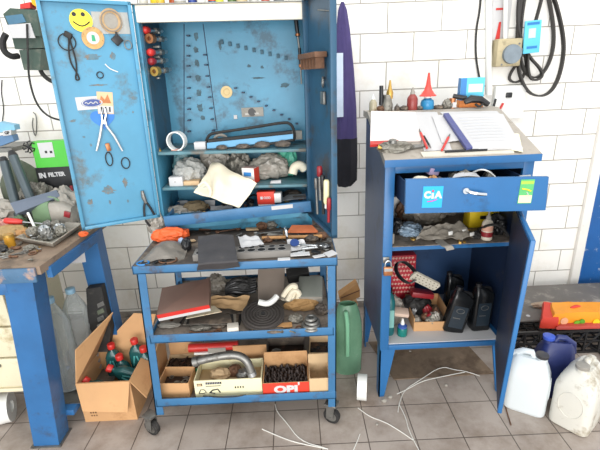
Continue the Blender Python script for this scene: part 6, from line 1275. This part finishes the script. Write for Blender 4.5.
BZc = Hc+.0135
def bd(px, py, dz=0): return aZ(px, py, BZc+dz)
solo(MB().cyl(bd(528, 316), bd(528, 316)+V((0, 0, .003)), .012, seg=8), 'pale_scrap', 'tiny pale scrap on the grey board', 'scrap', m_paper)
def soft(q, h, m, nm, lab, cat, sd, am=.012):
    A = [bd(x, y) for x, y in q]; b = MB(); c = sum(A, V((0, 0, 0)))/4; secs = []
    for k, z in ((.97, 0), (1.0, h*.35), (.98, h*.75), (.88, h)):
        ring = []
        for e in range(4):
            for s_ in range(6): p = lerp(A[e], A[(e+1) % 4], s_/6); ring.append(c+(p-c)*k+V((am*noise.noise(p*9+V((sd, 0, z*9))), am*noise.noise(p*9+V((0, sd, z*9))), z+.4*am*noise.noise(p*7+V((0, 0, sd))))))
        secs.append(ring)
    b.loft(secs); return solo(b, nm, lab, cat, m)
ob = thing('orange_bag', 'bright orange folded bag with fruit print lying on the grey board', 'bag', bd(575, 326))
A = [bd(549, 327), bd(598, 325), bd(600, 314), bd(547, 314)]; b = MB(); secs = []
c = sum(A, V((0, 0, 0)))/4
for k, z in ((.97, .0), (1.02, .025), (1.0, .06), (.9, .085)):
    ring = []
    for e in range(4):
        for s_ in range(6): p = lerp(A[e], A[(e+1) % 4], s_/6); ring.append(c+(p-c)*k+V((.01*noise.noise(p*9), .01*noise.noise(p*9+V((3, 0, 0))), z+.008*noise.noise(p*11))))
    secs.append(ring)
b.loft(secs); b.build('bag', mat('bag_orange', 'f09a1e', .5, 0, .08, 12, bump=.2, bs=20), ob)
nrm = (A[1]-A[0]).cross(V((0, 0, 1))).normalized(); nrm = nrm if nrm.y < 0 else -nrm
for px, py, r, mm in ((564, 321, .022, mat('print_pink', 'f2b48a', .5)), (577, 323.5, .020, mat('print_green', '6db42c', .5)), (582, 321.5, .016, mat('print_green2', '58a02c', .5)), (596, 322, .02, m_yellow)):
    q = aP(px, py, A[0]+nrm*.006, nrm); MB().cyl(q, q+nrm*.004, r, seg=14).build('fruit_print', mm, ob)
soft([(540, 328), (557, 328), (556, 312), (541, 311)], .07, m_redcard, 'red_bag', 'red folded bag at the left of the orange bag', 'bag', 4)
soft([(557, 330), (600, 329), (600, 325), (558, 326)], .02, mat('dull_red', 'b8443a', .6), 'red_cloth', 'dull red cloth under the front of the orange bag', 'cloth', 6)
solo(MB().tube([bd(569, 314, .03), bd(570, 309, .08), bd(577, 306, .09), bd(583, 309, .06), bd(592, 307, .07), bd(598, 311, .03)], .011, 8, smooth=2), 'red_strap', 'twisted red strap lying behind the orange bag', 'strap', m_redcard)
solo(MB().blob(bd(545, 307), (.16, .05, .035), .3, 2.4, 240, 3, ridge=True), 'rag_scrap', 'small pale rag behind the red folded bag', 'rag', mat('rust_rag', 'b09a84', .8, 0, .25, 20))
# wires heaped by the crate
for i, (P, lab) in enumerate((([(587, 345), (600, 352), (608, 362), (596, 368), (583, 364)], 'black cable loop at the right beside the crate'), ([(505, 342), (520, 348), (540, 350), (552, 356)], 'black cable lying in front of the crate behind the white jerrycan'))):
    solo(MB().tube([fl(x, y, .012) for x, y in P], .006, 7, smooth=2), 'black_cable', lab, 'cable', m_rubber)
# ------------------------------------------------------------------ hand tools spread over the tops
def spanner(p, ang, L, lab, m=m_dsteel, tilt_=0):
    M = TR(p, tilt_, 0, ang); b = MB()
    b.box((0, 0, .004), (L*.72, L*.075, .006), bev=.002, M=M)
    b.ringl([(L*.055, 0), (L*.105, 0), (L*.105, .009), (L*.055, .009)], (L*.43, 0, 0), seg=14, M=M)
    for s_ in (-1, 1): b.tube([(-L*.34, 0, .004), (-L*.40, s_*L*.075, .004), (-L*.5, s_*L*.065, .004)], L*.03, 6, M=M)
    return solo(b, 'spanner', lab, 'spanner', m, 'spanners lying about')
spanner(ct(270, 233, .012), 8, .15, 'dull spanner lying behind the brown wooden stick on the trolley top')
spanner(ct(312, 246, .016), -12, .13, 'bright spanner beside the slim steel tool on the trolley top', m_steel)
spanner(ct(228, 231, .004), 20, .12, 'rusty spanner behind the charcoal cloth on the trolley top', m_rust)
spanner(ct(322, 244, .012), 40, .11, 'small dull spanner at the right edge of the trolley top')
spanner(bt(10, 256), 30, .13, 'dull spanner at the front left of the workbench')
spanner(mt(205, 333, .003), 4, .14, 'rusty spanner at the front of the middle trolley shelf', m_rust)
spanner(drw_at(190, 214)+V((0, 0, .006)), 5, .11, 'steel spanner at the front of the tilted cabinet drawer', m_steel)
spanner(drw_at(303, 201)+V((0, 0, .02)), -8, .10, 'dark spanner at the right end of the tilted cabinet drawer', m_darkmetal)
# strips of packaging and tags
for i, (px, py, w, d, rz, m, lab) in enumerate(((252, 229, .06, .03, 15, m_card2, 'tan card strip behind the crumpled white paper on the trolley top'), (275, 235, .07, .02, -8, m_rag, 'grey strip beside the wooden stick on the trolley top'), (296, 237, .05, .03, 30, m_paper, 'white tag in front of the orange folder on the trolley top'), (316, 252, .04, .02, -20, m_black, 'small black strip near the white label strip on the trolley top'), (190, 241, .05, .02, 40, m_card2, 'tan strip left of the charcoal cloth on the trolley top'), (205, 229, .06, .02, 10, m_rust, 'rust brown strip under the tilted drawer'))):
    solo(MB().box(ct(px, py, .012), (w, d, .006), (4, 6, rz), .001), 'packing_strip', lab, 'strip', m)
for i in range(18):
    px, py = R2.uniform(200, 330), R2.uniform(225, 240); k = i % 4
    fitting(ct(px, py, .001), R2.uniform(.010, .018), k, (m_rust, m_darkmetal, m_dsteel)[i % 3], 'small dark %s in the jumble at the back of the trolley top' % names[k], names[k]+'s at the back of the trolley top')
for i in range(20):
    px, py = R2.uniform(168, 305), R2.uniform(199, 212); k = (i*3) % 4; q = drw_at(px, py)
    if not (-.60 < q.x < .06 and 1.93 < q.y < 2.16): continue
    fitting(q+V((0, 0, .002)), R2.uniform(.010, .016), k, (m_dsteel, m_rust, m_clip)[i % 3], 'little %s scattered in the tilted cabinet drawer' % names[k], names[k]+'s scattered in the drawer')
for i in range(16):
    px, py = R2.uniform(165, 320), R2.uniform(318, 333); k = (i*3) % 4
    fitting(mt(px, py, .001), R2.uniform(.010, .018), k, (m_dsteel, m_rust, m_clip)[i % 3], 'little %s loose at the front of the middle trolley shelf' % names[k], names[k]+'s on the middle shelf')
for i in range(14):
    px, py = R2.uniform(400, 470), R2.uniform(228, 243); k = (i*3) % 4
    fitting(us(px, py, .001), R2.uniform(.010, .018), k, (m_dsteel, m_brass, m_clip)[i % 3], 'little %s loose on the shelf of the desk cabinet' % names[k], names[k]+'s on the desk cabinet shelf')
for i in range(16):
    px, py = R2.uniform(0, 40), R2.uniform(240, 262); k = (i*3) % 4; q = bt(px, py)
    if q.y < 1.57: continue
    fitting(q, R2.uniform(.010, .02), k, (m_dsteel, m_rust, m_clip, m_brass)[i % 4], 'little %s in the litter at the front of the workbench' % names[k], names[k]+'s at the front of the bench')
# ------------------------------------------------------------------ light and camera
def area(name, loc, size, sy, power, col, tgt):
    l = bpy.data.lights.new(name, 'AREA'); l.shape = 'RECTANGLE'; l.size = size; l.size_y = sy; l.energy = power; l.color = col
    o = bpy.data.objects.new(name, l); C.objects.link(o); o.location = loc
    o.rotation_euler = (V(tgt)-V(loc)).to_track_quat('-Z', 'Y').to_euler(); return o
area('ceiling_lamp', (-.2, .5, 3.5), 2.6, 1.2, 20, (1, .98, .95), (-.2, 1.9, .9))
area('ceiling_lamp', (1.5, .9, 3.4), 2.2, 1.0, 9, (1, .98, .95), (1.4, 2.4, 1.2))
area('window_light', (-.4, -3.0, 1.15), 4.5, 2.2, 165, (1, .98, .96), (-.2, 2.5, .5))
w = bpy.data.worlds.new('daylight'); bpy.context.scene.world = w; w.use_nodes = True
w.node_tree.nodes['Background'].inputs['Color'].default_value = (.95, .98, 1, 1); w.node_tree.nodes['Background'].inputs['Strength'].default_value = 1.05
cam = bpy.data.cameras.new('camera'); co = bpy.data.objects.new('camera', cam); C.objects.link(co)
cam.sensor_fit = 'HORIZONTAL'; cam.sensor_width = 36; cam.lens = 36*FPX/600; cam.clip_start = .02
co.matrix_world = Matrix.Translation(EYE) @ Matrix((CR, CU, -CF)).transposed().to_4x4()
sc = bpy.context.scene; sc.camera = co
sc.view_settings.view_transform = 'Standard'; sc.view_settings.look = 'None'; sc.view_settings.gamma = 1; sc.view_settings.exposure = .36
sc.view_settings.use_curve_mapping = False
